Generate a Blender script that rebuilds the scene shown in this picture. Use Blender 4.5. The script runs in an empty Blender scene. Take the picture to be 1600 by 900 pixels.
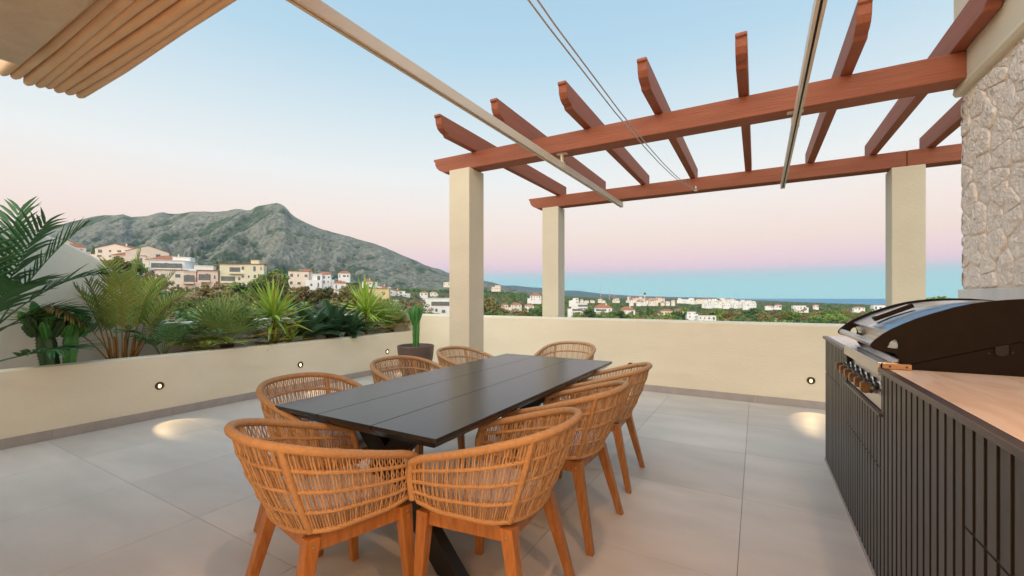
import bpy, bmesh, math, random
import numpy as np
from mathutils import Vector, Matrix, noise as mnoise
R = math.radians
random.seed(7); rng = np.random.default_rng(11)
sc = bpy.context.scene
COL = sc.collection

# ------------------------------------------------------------------ camera
A = R(29.76); SA, CA = math.sin(A), math.cos(A)
CH = 1.32; F = 668.0; HY = 465.0
cam_d = bpy.data.cameras.new('camera'); cam = bpy.data.objects.new('camera', cam_d)
COL.objects.link(cam); sc.camera = cam
cam.location = (0, 0, CH); cam.rotation_euler = (R(90), 0, A)
cam_d.sensor_width = 36; cam_d.lens = F*36/1600; cam_d.shift_y = 15/1600
cam_d.clip_start = 0.05; cam_d.clip_end = 200000

# ------------------------------------------------------------------ view / world / sun
sc.view_settings.view_transform = 'Standard'; sc.view_settings.look = 'None'
sc.view_settings.exposure = 0.0; sc.view_settings.gamma = 1.0
SUN_AZ = (0.02, -0.9998)          # horizontal direction TOWARDS the afterglow (behind the camera)
SUN_EL = R(34)

def s2l(c):
    c = c/255.0
    return c/12.92 if c <= 0.04045 else ((c+0.055)/1.055)**2.4
def S(r, g, b): return (s2l(r), s2l(g), s2l(b), 1.0)

world = bpy.data.worlds.new("World"); sc.world = world; world.use_nodes = True
wt = world.node_tree; wn = wt.nodes; wl = wt.links
for n in list(wn): wn.remove(n)
wo = wn.new('ShaderNodeOutputWorld'); bg = wn.new('ShaderNodeBackground')
tc = wn.new('ShaderNodeTexCoord'); sep = wn.new('ShaderNodeSeparateXYZ')
wl.new(tc.outputs['Generated'], sep.inputs[0])
asn = wn.new('ShaderNodeMath'); asn.operation = 'ARCSINE'; wl.new(sep.outputs['Z'], asn.inputs[0])
mp = wn.new('ShaderNodeMapRange'); mp.inputs['From Min'].default_value = 0; mp.inputs['From Max'].default_value = R(90)
wl.new(asn.outputs[0], mp.inputs['Value'])
def ramp(stops):
    r = wn.new('ShaderNodeValToRGB'); e = r.color_ramp.elements
    r.color_ramp.interpolation = 'LINEAR'
    while len(e) > 1: e.remove(e[-1])
    e[0].position = stops[0][0]/90; e[0].color = stops[0][1]
    for a, c in stops[1:]:
        k = e.new(a/90); k.color = c
    wl.new(mp.outputs[0], r.inputs[0]); return r
anti = ramp([(0, S(184,236,240)), (1.2, S(184,236,240)), (2.2, S(186,232,236)), (3.0, S(206,222,231)), (3.7, S(243,216,228)),
             (4.8, S(252,222,226)), (7.0, S(254,232,222)), (10.5, S(254,240,232)), (15, S(244,246,245)),
             (21, S(221,236,243)), (29, S(187,219,238)), (38, S(170,207,233)), (60, S(140,184,222)), (90, S(122,168,212))])
solar = ramp([(0, (1.7,1.0,0.52,1)), (6, (1.7,1.25,0.82,1)), (14, (1.6,1.4,1.12,1)), (28, (1.15,1.15,1.12,1)),
              (45, (0.66,0.78,0.90,1)), (60, S(140,184,222)), (90, S(122,168,212))])
dotn = wn.new('ShaderNodeVectorMath'); dotn.operation = 'DOT_PRODUCT'
wl.new(tc.outputs['Generated'], dotn.inputs[0]); dotn.inputs[1].default_value = (SUN_AZ[0], SUN_AZ[1], 0)
mf = wn.new('ShaderNodeMapRange'); mf.interpolation_type = 'SMOOTHSTEP'
mf.inputs['From Min'].default_value = 0.0; mf.inputs['From Max'].default_value = 0.8
wl.new(dotn.outputs['Value'], mf.inputs['Value'])
mx = wn.new('ShaderNodeMix'); mx.data_type = 'RGBA'
wl.new(mf.outputs[0], mx.inputs['Factor']); wl.new(anti.outputs[0], mx.inputs['A']); wl.new(solar.outputs[0], mx.inputs['B'])
wl.new(mx.outputs['Result'], bg.inputs['Color']); bg.inputs['Strength'].default_value = 1.0
wl.new(bg.outputs[0], wo.inputs[0])

sun_d = bpy.data.lights.new('sun', 'SUN'); sun_d.energy = 3.15; sun_d.angle = R(95); sun_d.color = (1.0, 0.88, 0.74)
sun = bpy.data.objects.new('sun', sun_d); COL.objects.link(sun)
sd = Vector((SUN_AZ[0]*math.cos(SUN_EL), SUN_AZ[1]*math.cos(SUN_EL), math.sin(SUN_EL)))
sun.rotation_euler = sd.to_track_quat('Z', 'Y').to_euler()

# ------------------------------------------------------------------ helpers
def P(px, py, d):
    xc = (px-800)/F*d
    return Vector((xc*CA - d*SA, xc*SA + d*CA, CH + (HY-py)/F*d))

_mats = {}
def mat(name, c1, c2=None, rough=0.6, metal=0.0, scale=4.0, detail=6.0, bump=0.0, bscale=None, contrast=(0.3, 0.7),
        spec=0.5, emit=None, estr=0.0, trans=0.0, rvar=0.0, stretch=None, rnd=0.0, coat=0.0, c3=None, s3=1.0):
    if name in _mats: return _mats[name]
    m = bpy.data.materials.new(name); m.use_nodes = True; nt = m.node_tree; N = nt.nodes; L = nt.links
    b = N['Principled BSDF']
    def v4(c): return tuple(c[:3]) + (1,)
    b.inputs['Base Color'].default_value = v4(c1); b.inputs['Roughness'].default_value = rough
    b.inputs['Metallic'].default_value = metal; b.inputs['Specular IOR Level'].default_value = spec
    if coat: b.inputs['Coat Weight'].default_value = coat; b.inputs['Coat Roughness'].default_value = 0.15
    if emit:
        b.inputs['Emission Color'].default_value = v4(emit); b.inputs['Emission Strength'].default_value = estr
    if trans: b.inputs['Transmission Weight'].default_value = trans
    co = N.new('ShaderNodeTexCoord'); src = co.outputs['Object']
    if stretch:
        mpg = N.new('ShaderNodeMapping'); mpg.inputs['Scale'].default_value = stretch
        L.new(src, mpg.inputs[0]); src = mpg.outputs[0]
    out = None
    if c2 is not None:
        n = N.new('ShaderNodeTexNoise'); n.inputs['Scale'].default_value = scale; n.inputs['Detail'].default_value = detail
        L.new(src, n.inputs['Vector'])
        mr = N.new('ShaderNodeMapRange'); mr.inputs['From Min'].default_value = contrast[0]; mr.inputs['From Max'].default_value = contrast[1]
        L.new(n.outputs[0], mr.inputs['Value'])
        mi = N.new('ShaderNodeMix'); mi.data_type = 'RGBA'; mi.inputs['A'].default_value = v4(c1); mi.inputs['B'].default_value = v4(c2)
        L.new(mr.outputs[0], mi.inputs['Factor']); out = mi.outputs['Result']
        if rvar:
            rr = N.new('ShaderNodeMapRange'); rr.inputs['To Min'].default_value = rough-rvar; rr.inputs['To Max'].default_value = rough+rvar
            L.new(n.outputs[0], rr.inputs['Value']); L.new(rr.outputs[0], b.inputs['Roughness'])
    if c3 is not None:
        n3 = N.new('ShaderNodeTexNoise'); n3.inputs['Scale'].default_value = s3; n3.inputs['Detail'].default_value = 9; n3.inputs['Distortion'].default_value = 1.2
        L.new(src, n3.inputs['Vector'])
        m3 = N.new('ShaderNodeMapRange'); m3.inputs['From Min'].default_value = 0.5; m3.inputs['From Max'].default_value = 0.72; m3.inputs['To Max'].default_value = 0.85
        L.new(n3.outputs[0], m3.inputs['Value'])
        x3 = N.new('ShaderNodeMix'); x3.data_type = 'RGBA'; x3.inputs['B'].default_value = v4(c3)
        if out: L.new(out, x3.inputs['A'])
        else: x3.inputs['A'].default_value = v4(c1)
        L.new(m3.outputs[0], x3.inputs['Factor']); out = x3.outputs['Result']
    if rnd:
        oi = N.new('ShaderNodeObjectInfo'); hr = N.new('ShaderNodeMapRange')
        hr.inputs['To Min'].default_value = 1-rnd; hr.inputs['To Max'].default_value = 1+rnd
        L.new(oi.outputs['Random'], hr.inputs['Value'])
        hs = N.new('ShaderNodeHueSaturation'); L.new(hr.outputs[0], hs.inputs['Value'])
        if out: L.new(out, hs.inputs['Color'])
        else: hs.inputs['Color'].default_value = v4(c1)
        out = hs.outputs[0]
    if out: L.new(out, b.inputs['Base Color'])
    if bump:
        nb = N.new('ShaderNodeTexNoise'); nb.inputs['Scale'].default_value = bscale or scale*6; nb.inputs['Detail'].default_value = 5
        L.new(src, nb.inputs['Vector'])
        bn = N.new('ShaderNodeBump'); bn.inputs['Strength'].default_value = min(1, bump); bn.inputs['Distance'].default_value = 0.01*max(1, bump)
        L.new(nb.outputs[0], bn.inputs['Height']); L.new(bn.outputs[0], b.inputs['Normal'])
    _mats[name] = m; return m

def origin(o):
    v = Vector((0, 0, 0))
    while o is not None:
        v += Vector(o.location); o = o.parent
    return v

def tag(o, label=None, cat=None, group=None, kind=None):
    if label: o['label'] = label
    if cat: o['category'] = cat
    if group: o['group'] = group
    if kind: o['kind'] = kind
    return o

def thing(name, loc, label, cat, group=None, rz=0.0):
    o = bpy.data.objects.new(name, None); COL.objects.link(o); o.empty_display_size = 0.1
    o.location = loc; o.rotation_euler = (0, 0, rz)
    return tag(o, label, cat, group)

def copy_tree(o, parent=None):
    c = o.copy(); COL.objects.link(c); c.parent = parent
    for ch in list(o.children): copy_tree(ch, c)
    return c

class MB:
    def __init__(s): s.v = []; s.f = []; s.m = []
    def add(s, vs, fs, mi=0):
        o = len(s.v); s.v.extend([tuple(x) for x in vs]); s.f.extend([tuple(i+o for i in f) for f in fs]); s.m.extend([mi]*len(fs)); return s
    def box(s, x0, x1, y0, y1, z0, z1, mi=0):
        return s.add([(x0,y0,z0),(x1,y0,z0),(x1,y1,z0),(x0,y1,z0),(x0,y0,z1),(x1,y0,z1),(x1,y1,z1),(x0,y1,z1)],
                     [(0,3,2,1),(4,5,6,7),(0,1,5,4),(1,2,6,5),(2,3,7,6),(3,0,4,7)], mi)
    def obox(s, c, ax, ay, az, mi=0):      # half-axis vectors
        c = Vector(c); vs = []
        for k in (-1, 1):
            for (i, j) in ((-1,-1),(1,-1),(1,1),(-1,1)): vs.append(c + ax*i + ay*j + az*k)
        return s.add(vs, [(0,3,2,1),(4,5,6,7),(0,1,5,4),(1,2,6,5),(2,3,7,6),(3,0,4,7)], mi)
    def taper(s, c0, c1, hx0, hy0, hx1, hy1, mi=0):   # post between two points with axis-aligned rectangular sections
        vs = []
        for c, hx, hy in ((c0, hx0, hy0), (c1, hx1, hy1)):
            for (i, j) in ((-1,-1),(1,-1),(1,1),(-1,1)): vs.append((c[0]+i*hx, c[1]+j*hy, c[2]))
        return s.add(vs, [(0,3,2,1),(4,5,6,7),(0,1,5,4),(1,2,6,5),(2,3,7,6),(3,0,4,7)], mi)
    def tube(s, path, rad, n=8, mi=0, closed=False, caps=True):
        path = [Vector(p) for p in path]; m = len(path)
        if not hasattr(rad, '__len__'): rad = [rad]*m
        vs = []; ref = None
        for i, p in enumerate(path):
            a = path[(i-1) % m] if (closed or i > 0) else p
            b = path[(i+1) % m] if (closed or i < m-1) else p
            t = (b-a)
            if t.length < 1e-9: t = Vector((0,0,1))
            t.normalize()
            if ref is None: ref = t.orthogonal().normalized()
            ref = (ref - t*ref.dot(t))
            if ref.length < 1e-6: ref = t.orthogonal()
            ref.normalize(); bi = t.cross(ref)
            for k in range(n):
                an = 2*math.pi*k/n; vs.append(p + (ref*math.cos(an)+bi*math.sin(an))*rad[i])
        fs = []
        for i in range(m if closed else m-1):
            j = (i+1) % m
            for k in range(n):
                k2 = (k+1) % n; fs.append((i*n+k, i*n+k2, j*n+k2, j*n+k))
        if caps and not closed: fs.append(tuple(range(n-1, -1, -1))); fs.append(tuple((m-1)*n+k for k in range(n)))
        return s.add(vs, fs, mi)
    def prism(s, poly, plane, t0, t1, mi=0):
        def q(a, b, t): return {'xz': (a, t, b), 'yz': (t, a, b), 'xy': (a, b, t)}[plane]
        n = len(poly); vs = [q(a, b, t0) for a, b in poly] + [q(a, b, t1) for a, b in poly]
        fs = [tuple(range(n)), tuple(range(2*n-1, n-1, -1))] + [(i, n+i, n+(i+1) % n, (i+1) % n) for i in range(n)]
        return s.add(vs, fs, mi)
    def rev(s, prof, n=24, c=(0,0,0), mi=0):
        vs = []; fs = []; m = len(prof)
        for r_, z in prof:
            for k in range(n):
                an = 2*math.pi*k/n; vs.append((c[0]+r_*math.cos(an), c[1]+r_*math.sin(an), c[2]+z))
        for i in range(m-1):
            for k in range(n): fs.append((i*n+k, i*n+(k+1) % n, (i+1)*n+(k+1) % n, (i+1)*n+k))
        fs.append(tuple(range(n-1, -1, -1))); fs.append(tuple((m-1)*n+k for k in range(n)))
        return s.add(vs, fs, mi)
    def mesh(s, name, mats, smooth=False, bevel=0.0, off=None, fix=True):
        me = bpy.data.meshes.new(name)
        v = s.v if off is None else [(a[0]-off[0], a[1]-off[1], a[2]-off[2]) for a in s.v]
        me.from_pydata(v, [], s.f)
        for m in (mats if isinstance(mats, (list, tuple)) else [mats]): me.materials.append(m)
        if any(s.m): me.polygons.foreach_set('material_index', s.m)
        if fix or bevel:
            bm = bmesh.new(); bm.from_mesh(me)
            if fix: bmesh.ops.recalc_face_normals(bm, faces=bm.faces)
            if bevel:
                es = [e for e in bm.edges if len(e.link_faces) == 2 and e.calc_face_angle(0) > 0.5]
                bmesh.ops.bevel(bm, geom=es, offset=bevel, segments=2, affect='EDGES', profile=0.5, clamp_overlap=True)
            bm.to_mesh(me); bm.free()
        if smooth: me.polygons.foreach_set('use_smooth', [True]*len(me.polygons))
        me.update(); return me
    def build(s, name, mats, parent=None, smooth=False, bevel=0.0, local=False, fix=True, **tags):
        off = None if (parent is None or local) else origin(parent)
        me = s.mesh(name, mats, smooth, bevel, off, fix)
        o = bpy.data.objects.new(name, me); COL.objects.link(o)
        if parent is not None: o.parent = parent
        if tags: tag(o, **tags)
        return o

def inst(name, me, parent=None, mw=None, loc=None):
    o = bpy.data.objects.new(name, me); COL.objects.link(o)
    if parent is not None: o.parent = parent
    if mw is not None: o.matrix_basis = mw
    if loc is not None: o.location = loc
    return o

# numpy noise ------------------------------------------------------------
_perm = rng.permutation(512); _perm = np.concatenate([_perm, _perm])
_ang = rng.random(512)*2*np.pi
def perlin(x, y):
    xi = np.floor(x).astype(int); yi = np.floor(y).astype(int); xf = x-xi; yf = y-yi
    def g(ix, iy, fx, fy):
        h = _ang[_perm[(_perm[ix & 511] + iy) & 511]]; return np.cos(h)*fx + np.sin(h)*fy
    u = xf*xf*xf*(xf*(xf*6-15)+10); v = yf*yf*yf*(yf*(yf*6-15)+10)
    a = g(xi, yi, xf, yf); b = g(xi+1, yi, xf-1, yf); c = g(xi, yi+1, xf, yf-1); d = g(xi+1, yi+1, xf-1, yf-1)
    return (a+(b-a)*u) + ((c+(d-c)*u)-(a+(b-a)*u))*v
def fbm(x, y, o=5, gain=0.5):
    s = 0; a = 1
    for i in range(o): s = s + a*perlin(x+i*17.3, y-i*9.1); x = x*2; y = y*2; a *= gain
    return s
def ridged(x, y, o=5, gain=0.5):
    s = 0; a = 1
    for i in range(o): s = s + a*(1-np.abs(perlin(x+i*17.3, y-i*9.1))*2); x = x*2.03; y = y*2.03; a *= gain
    return s
def grid_mesh(name, X, Y, Z, m, **tags):
    a, b = X.shape
    vs = np.stack([X.ravel(), Y.ravel(), Z.ravel()], 1)
    i, j = np.meshgrid(np.arange(a-1), np.arange(b-1), indexing='ij'); q = (i*b+j).ravel()
    fs = np.stack([q, q+b, q+b+1, q+1], 1)
    me = bpy.data.meshes.new(name); me.from_pydata(vs.tolist(), [], fs.tolist()); me.materials.append(m)
    bm = bmesh.new(); bm.from_mesh(me); bmesh.ops.recalc_face_normals(bm, faces=bm.faces)
    if bm.faces and sum(f.normal.z for f in list(bm.faces)[:200]) < 0: bmesh.ops.reverse_faces(bm, faces=bm.faces)
    bm.to_mesh(me); bm.free()
    me.polygons.foreach_set('use_smooth', [True]*len(me.polygons)); me.update()
    o = bpy.data.objects.new(name, me); COL.objects.link(o); tag(o, **tags); return o

# ------------------------------------------------------------------ materials
M_plaster = mat('plaster_cream', (0.86,0.795,0.625), (0.82,0.75,0.575), 0.85, scale=1.6, detail=10, bump=0.3, bscale=22, contrast=(0.35,0.75), c3=(0.80,0.73,0.555), s3=1.1, stretch=(1,1,2.6))
M_plasterw = mat('plaster_white', (0.86,0.85,0.78), (0.80,0.79,0.71), 0.85, scale=1.6, detail=9, bump=0.4, bscale=22, contrast=(0.35,0.75))
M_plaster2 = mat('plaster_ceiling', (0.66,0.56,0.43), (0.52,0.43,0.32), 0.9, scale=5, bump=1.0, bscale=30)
M_column = mat('column_paint', (0.70,0.645,0.50), (0.64,0.585,0.45), 0.8, scale=2.5, bump=0.35, bscale=30)
M_skirt = mat('skirting_stone', (0.43,0.39,0.365), (0.37,0.335,0.31), 0.55, scale=9, bump=0.1, rnd=0.04)
M_tile = mat('floor_tile', (0.64,0.60,0.54), (0.555,0.52,0.465), 0.50, scale=2.6, detail=10, bump=0.06, bscale=60, contrast=(0.3,0.7), rvar=0.12, rnd=0.05, stretch=(0.6,1.6,1), c3=(0.50,0.47,0.42), s3=0.8)
M_grout = mat('grout', (0.20,0.185,0.165), rough=0.9)
M_terra = mat('terracotta_paint', (0.33,0.098,0.043), (0.27,0.080,0.037), 0.62, scale=3, detail=10, bump=0.5, bscale=14, stretch=(0.4,5,7))
M_terra2 = mat('terracotta_paint_rafters', (0.33,0.098,0.043), (0.27,0.080,0.037), 0.62, scale=3, detail=10, bump=0.5, bscale=14, stretch=(5,0.4,7))
M_stone = mat('rough_stone', (0.93,0.87,0.80), (0.86,0.79,0.71), 0.9, scale=9, bump=2.4, bscale=48)
M_mortar = mat('stone_mortar', (0.80,0.70,0.59), (0.72,0.62,0.51), 0.95, scale=12, bump=1.4, bscale=50)
M_wmarble = mat('grey_marble', (0.66,0.66,0.64), (0.45,0.47,0.48), 0.3, scale=5, contrast=(0.45,0.8))
M_pmarble = mat('peach_marble', (0.90,0.74,0.60), (0.86,0.66,0.51), 0.24, scale=2.5, detail=9, contrast=(0.35,0.75), stretch=(3.5,0.8,1), c3=(0.66,0.42,0.27), s3=1.6)
M_cap = mat('dark_wood_trim', (0.045,0.029,0.024), (0.075,0.047,0.038), 0.35, scale=12, stretch=(6,1,1))
M_slat = mat('slat_grey', (0.060,0.057,0.052), (0.040,0.038,0.035), 0.42, scale=9, stretch=(8,8,1), rnd=0.12)
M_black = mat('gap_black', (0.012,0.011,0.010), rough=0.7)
M_steel = mat('brushed_steel', (0.62,0.60,0.58), (0.54,0.52,0.50), 0.24, metal=1.0, scale=30, stretch=(1,18,1))
M_steel2 = mat('matte_steel', (0.66,0.62,0.57), (0.6,0.56,0.51), 0.38, metal=0.9, scale=30, stretch=(1,18,1))
M_plate = mat('hood_side_brown', (0.010,0.007,0.0055), (0.013,0.009,0.007), 0.5, spec=0.15, scale=20)
M_bronze = mat('knob_bronze', (0.22,0.135,0.07), (0.15,0.09,0.045), 0.30, metal=0.6, scale=30)
M_chrome = mat('knob_chrome', (0.62,0.62,0.60), rough=0.14, metal=1.0)
M_oak = mat('raw_wood', (0.50,0.31,0.17), (0.38,0.22,0.12), 0.55, scale=14, stretch=(1,8,8))
M_table = mat('table_charcoal', (0.020,0.021,0.023), rough=0.27, spec=0.55)
M_tleg = mat('table_leg_black', (0.010,0.010,0.011), rough=0.4)
M_teak = mat('teak', (0.46,0.21,0.062), (0.31,0.12,0.032), 0.42, scale=7, detail=8, stretch=(9,9,1.2), coat=0.1)
M_rope = mat('rope_tan', (0.60,0.385,0.215), (0.50,0.305,0.155), 0.85, scale=60, bump=0.5, bscale=420)
M_rope2 = mat('rope_tan_dark', (0.40,0.235,0.115), (0.50,0.30,0.15), 0.85, scale=60, bump=0.5, bscale=420)
M_rope3 = mat('rope_tan_light', (0.70,0.48,0.29), (0.60,0.39,0.21), 0.85, scale=60, bump=0.5, bscale=420)
M_cushion = mat('cushion_grey', (0.60,0.56,0.54), (0.52,0.48,0.46), 0.95, scale=20, bump=0.4, bscale=250)
M_screw = mat('screw_metal', (0.6,0.55,0.45), rough=0.3, metal=1)
M_rail = mat('cream_aluminium', (0.74,0.66,0.54), (0.68,0.60,0.48), 0.4, scale=3)
M_fabric = mat('canopy_fabric', (0.84,0.58,0.36), (0.76,0.50,0.30), 0.85, scale=4, bump=0.3, bscale=60)
M_cable = mat('cable_grey', (0.45,0.42,0.40), rough=0.5)
M_soil = mat('soil', (0.06,0.04,0.028), (0.10,0.07,0.045), 0.95, scale=20, bump=2, bscale=60)
M_pot = mat('pot_brown', (0.115,0.075,0.058), (0.08,0.05,0.04), 0.5, scale=6, bump=0.4, bscale=30)
M_cactus = mat('cactus_green', (0.078,0.264,0.048), (0.048,0.180,0.042), 0.55, scale=10, bump=0.3, bscale=40)
M_cactusd = mat('cactus_dark', (0.035,0.075,0.03), (0.05,0.11,0.035), 0.6, scale=10, bump=0.3, bscale=40)
M_ring = mat('fixture_ring', (0.10,0.075,0.045), rough=0.35, metal=0.8)
M_lens = mat('fixture_lens', (1,0.8,0.5), rough=0.5, emit=(1.0,0.72,0.34), estr=3.2)
M_glow = mat('door_fill_glow', (0.8,0.5,0.3), emit=(1.0,0.55,0.25), estr=2.6)  # emission of the added door panes, warm fill for the near terrace
def leafmat(name, c1, c2, rough=0.45, scale=3, rnd=0.15):
    m = mat(name, c1, c2, rough, scale=scale, rnd=rnd)
    return m
M_kentia = leafmat('leaf_kentia', (0.044,0.132,0.050), (0.077,0.209,0.066))
M_areca = leafmat('leaf_areca', (0.161,0.310,0.058), (0.379,0.413,0.069))
M_arecap = leafmat('leaf_areca_pale', (0.36,0.25,0.10), (0.28,0.22,0.07))
M_stemo = mat('stem_orange', (0.42,0.20,0.045), (0.26,0.17,0.04), 0.5, scale=8)
M_smallpalm = leafmat('leaf_small_palm', (0.084,0.210,0.063), (0.126,0.266,0.070))
M_fan = leafmat('leaf_fan', (0.195,0.370,0.137), (0.390,0.429,0.117))
M_fanb = leafmat('leaf_fan_brown', (0.468,0.312,0.091), (0.338,0.286,0.078))
M_yucca = leafmat('leaf_yucca', (0.286,0.462,0.066), (0.440,0.594,0.099))
M_yuccay = leafmat('leaf_yucca_yellow', (0.58,0.47,0.09), (0.44,0.44,0.08))
M_cycad = leafmat('leaf_cycad', (0.036,0.111,0.058), (0.065,0.169,0.072))
M_fibre = mat('palm_fibre', (0.07,0.035,0.022), (0.13,0.08,0.05), 0.95, scale=25, bump=2, bscale=80)
M_bark = mat('bark', (0.16,0.12,0.085), (0.10,0.075,0.055), 0.9, scale=3)

# ================================================================== SETTING: the land
TPX = [-400, 0, 100, 200, 300, 400, 500, 600, 700, 760, 850, 950, 1100, 1200, 1400, 1900]
TD = [8, 20, 50, 90, 140, 200, 280, 360, 450, 600, 800, 1100, 1500, 2200, 3200, 5000, 9000, 16000, 40000, 120000]
def zy(z, d): return HY - z/d*F
rows = {
 8: [zy(-4,8)]*16, 20: [zy(-8,20)]*16, 50: [zy(-14,50)]*16,
 90:  [600,590,580,570,575,580,585,590,592,592,592,592,592,592,592,592],
 140: [520,500,495,500,518,525,530,535,540,545,548,550,552,552,552,552],
 200: [440,440,445,455,478,488,500,510,518,524,530,532,534,534,534,534],
 280: [400,398,405,422,452,462,472,486,500,508,515,517,519,519,519,519],
 360: [385,385,394,408,434,446,455,472,488,498,505,508,510,511,511,511],
 450: [380,378,390,402,421,434,442,460,479,489,498,501,504,506,507,507],
 600: [392,392,400,412,430,440,446,458,470,479,491,495,497,499,501,501],
 800: [415,415,418,428,440,447,450,457,464,468,482,489,491,493,495,495],
 1100:[430,430,432,440,448,452,454,456,459,460,472,481,485,488,489,489],
 1500:[440,440,442,446,452,455,456,457,458,458,465,475,479,483,484,484],
 2200:[446]*6+[452,454,456,458,463,470,474,478,480,480],
 3200:[440]*6+[448,451,455,459,463,468,470.5,474,478.2,478.5],
 5000:[440]*6+[448,451,456,460,463.5,466.5,468.5,474.5,476,476],
 9000:[455]*9+[461,463.5,466,467.5,471,473,473],
 16000:[460]*9+[463,464,465.5,466.8,469,471,471],
 40000:[464]*9+[464,464.5,465.3,465.8,467,468,468],
 120000:[465]*9+[465,465,465.2,465.5,466.5,467,467]}
TAB = np.array([rows[d] for d in TD], float); LTD = np.log(np.array(TD, float)); TPXa = np.array(TPX, float)
def ground_z(x, y):
    x = np.atleast_1d(np.asarray(x, float)); y = np.atleast_1d(np.asarray(y, float))
    xc = x*CA + y*SA; dc = -x*SA + y*CA
    r = np.hypot(xc, dc); th = np.clip(np.arctan2(xc, dc), -R(57), R(57))
    u = np.tan(th); px = np.clip(800+F*u, TPXa[0], TPXa[-1]); dd = np.clip(r*np.cos(th), 8, 120000)
    j = np.clip(np.searchsorted(TPXa, px, side='right')-1, 0, len(TPXa)-2); tj = (px-TPXa[j])/(TPXa[j+1]-TPXa[j])
    ld = np.log(dd); i = np.clip(np.searchsorted(LTD, ld, side='right')-1, 0, len(TD)-2); ti = (ld-LTD[i])/(LTD[i+1]-LTD[i])
    tj = tj*tj*(3-2*tj)
    yy = (TAB[i,j]*(1-tj)+TAB[i,j+1]*tj)*(1-ti) + (TAB[i+1,j]*(1-tj)+TAB[i+1,j+1]*tj)*ti
    z = CH + (HY-yy)/F*dd
    near = np.clip(1-r/14, 0, 1)
    return np.where(r < 14, np.minimum(z, -4.0), z)
SEA = -60.0
M_ground = mat('scrub_ground', (0.07,0.085,0.035), (0.13,0.105,0.06), 0.95, scale=0.03, bump=0.5, bscale=0.4, c3=(0.035,0.055,0.02), s3=0.012)
th = np.concatenate([np.linspace(-180,-62,24)[:-1], np.linspace(-62,62,260), np.linspace(62,180,24)[1:]])
rr = np.exp(np.linspace(math.log(2.0), math.log(29000), 180))
TH, RR = np.meshgrid(np.radians(th), rr, indexing='ij')
XC = RR*np.sin(TH); DC = RR*np.cos(TH)
GX = XC*CA - DC*SA; GY = XC*SA + DC*CA
GZ = ground_z(GX.ravel(), GY.ravel()).reshape(GX.shape)
GZ += fbm(GX/60, GY/60, 4)*np.clip(RR/120, 0, 1.5)*np.where(RR < 2500, 1, 0.0)
# the coast: everything beyond the shore dips below the sea
PXg = 800 + F*np.tan(np.clip(TH, -R(57), R(57)))
shore = np.interp(PXg, [1040, 1150, 1220, 1300, 1385, 1700], [1e6, 14000, 7000, 4600, 3350, 3200])*(1+0.06*fbm(PXg/60, PXg*0, 3))
GZ = np.where(RR*np.cos(np.clip(TH,-R(57),R(57))) > shore, SEA-15, np.maximum(GZ, SEA+2))
grid_mesh('ground', GX, GY, GZ, M_ground, kind='structure')
M_sea = mat('sea_water', (0.10,0.27,0.40), (0.12,0.31,0.44), 0.75, scale=0.002, stretch=(1,3,1))
sth = np.radians(np.linspace(-180, 180, 97)); srr = np.array([10, 900, 3000, 9000, 20000, 29500.])
STH, SRR = np.meshgrid(sth, srr, indexing='ij')
grid_mesh('sea', SRR*np.cos(STH), SRR*np.sin(STH), np.full(SRR.shape, SEA), M_sea, kind='structure')

# ---- the mountain
ridge = [(-500,395),(-200,372),(0,364),(60,358),(80,356),(105,348),(130,342),(150,337.5),(165,336),(178,336.5),(192,334.5),(205,339),(230,337.5),(245,333),(255,331.5),(265,334),
 (280,334),(298,331),(315,330.5),(335,331),(355,329.5),(367,326.5),(375,326.5),(385,328.5),(392,328),(398,324),(405,321.5),(415,320),(425,318),(432,317.2),(438,318.5),(444,322),
 (450,328),(455,334.5),(463,340),(480,349),(500,357),(520,363),(545,369),(560,374),(580,379),(600,386),(618,394),(634,401),(652,408),(663,414),(674,417.5),(686,420),(700,426),(720,433),(745,438),(760,441),(775,445),(800,451),(850,458)]
rpx = np.array([a for a, b in ridge], float); ry = np.array([b for a, b in ridge], float)
npx, nd = 900, 300
px_ = np.linspace(-450, 850, npx); t_ = np.concatenate([np.linspace(0, 1, nd), np.linspace(1.02, 1.3, 12)])
PXm, T = np.meshgrid(px_, t_, indexing='ij')
Dr = 5000 + 350*np.sin(PXm/130.0) ; D0 = 2500 + 150*np.sin(PXm/90.)
D = D0 + (Dr-D0)*T
zr = (HY - np.interp(PXm, rpx, ry))/F*Dr
XCm = (PXm-800)/F*D
wx = XCm + 220*fbm(XCm/900, D/900, 3); wd = D + 220*fbm(XCm/900+40, D/900, 3)
tt = np.clip(T, 0, 1)
prof = -0.08 + 1.08*(0.62*tt**0.9 + 0.38*tt**2.2)
prof = np.where(T > 1, 1-(T-1)*1.6, prof)
env = np.clip(np.sin(np.pi*np.clip(T, 0, 1)), 0, 1)**0.75
gul = ridged((wx+0.30*wd)/560, wd/2200, 6, 0.50)-1.25
gul2 = ridged((wx-0.45*wd)/250+9, wd/1000, 5, 0.55)-1.25
Zm = zr*prof + env*(gul*0.135 + gul2*0.06)*np.maximum(zr, 150)*1.0 + fbm(XCm/90, D/90, 5, 0.6)*22*np.clip(env+0.12, 0, 1)
Zm = np.where(T > 1, np.minimum(Zm, zr*prof), Zm)
M_mount = mat('mountain_rock_scrub', (0.042,0.075,0.045), (0.095,0.122,0.080), 0.95, scale=0.02, detail=14, contrast=(0.40,0.62), c3=None, s3=0.0065, bump=8, bscale=0.05)
mo = grid_mesh('mountain', XCm*CA-D*SA, XCm*SA+D*CA, Zm+CH, M_mount, kind='structure')
fine = ridged(wx/240, wd/420, 6, 0.68)-1.45
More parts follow.
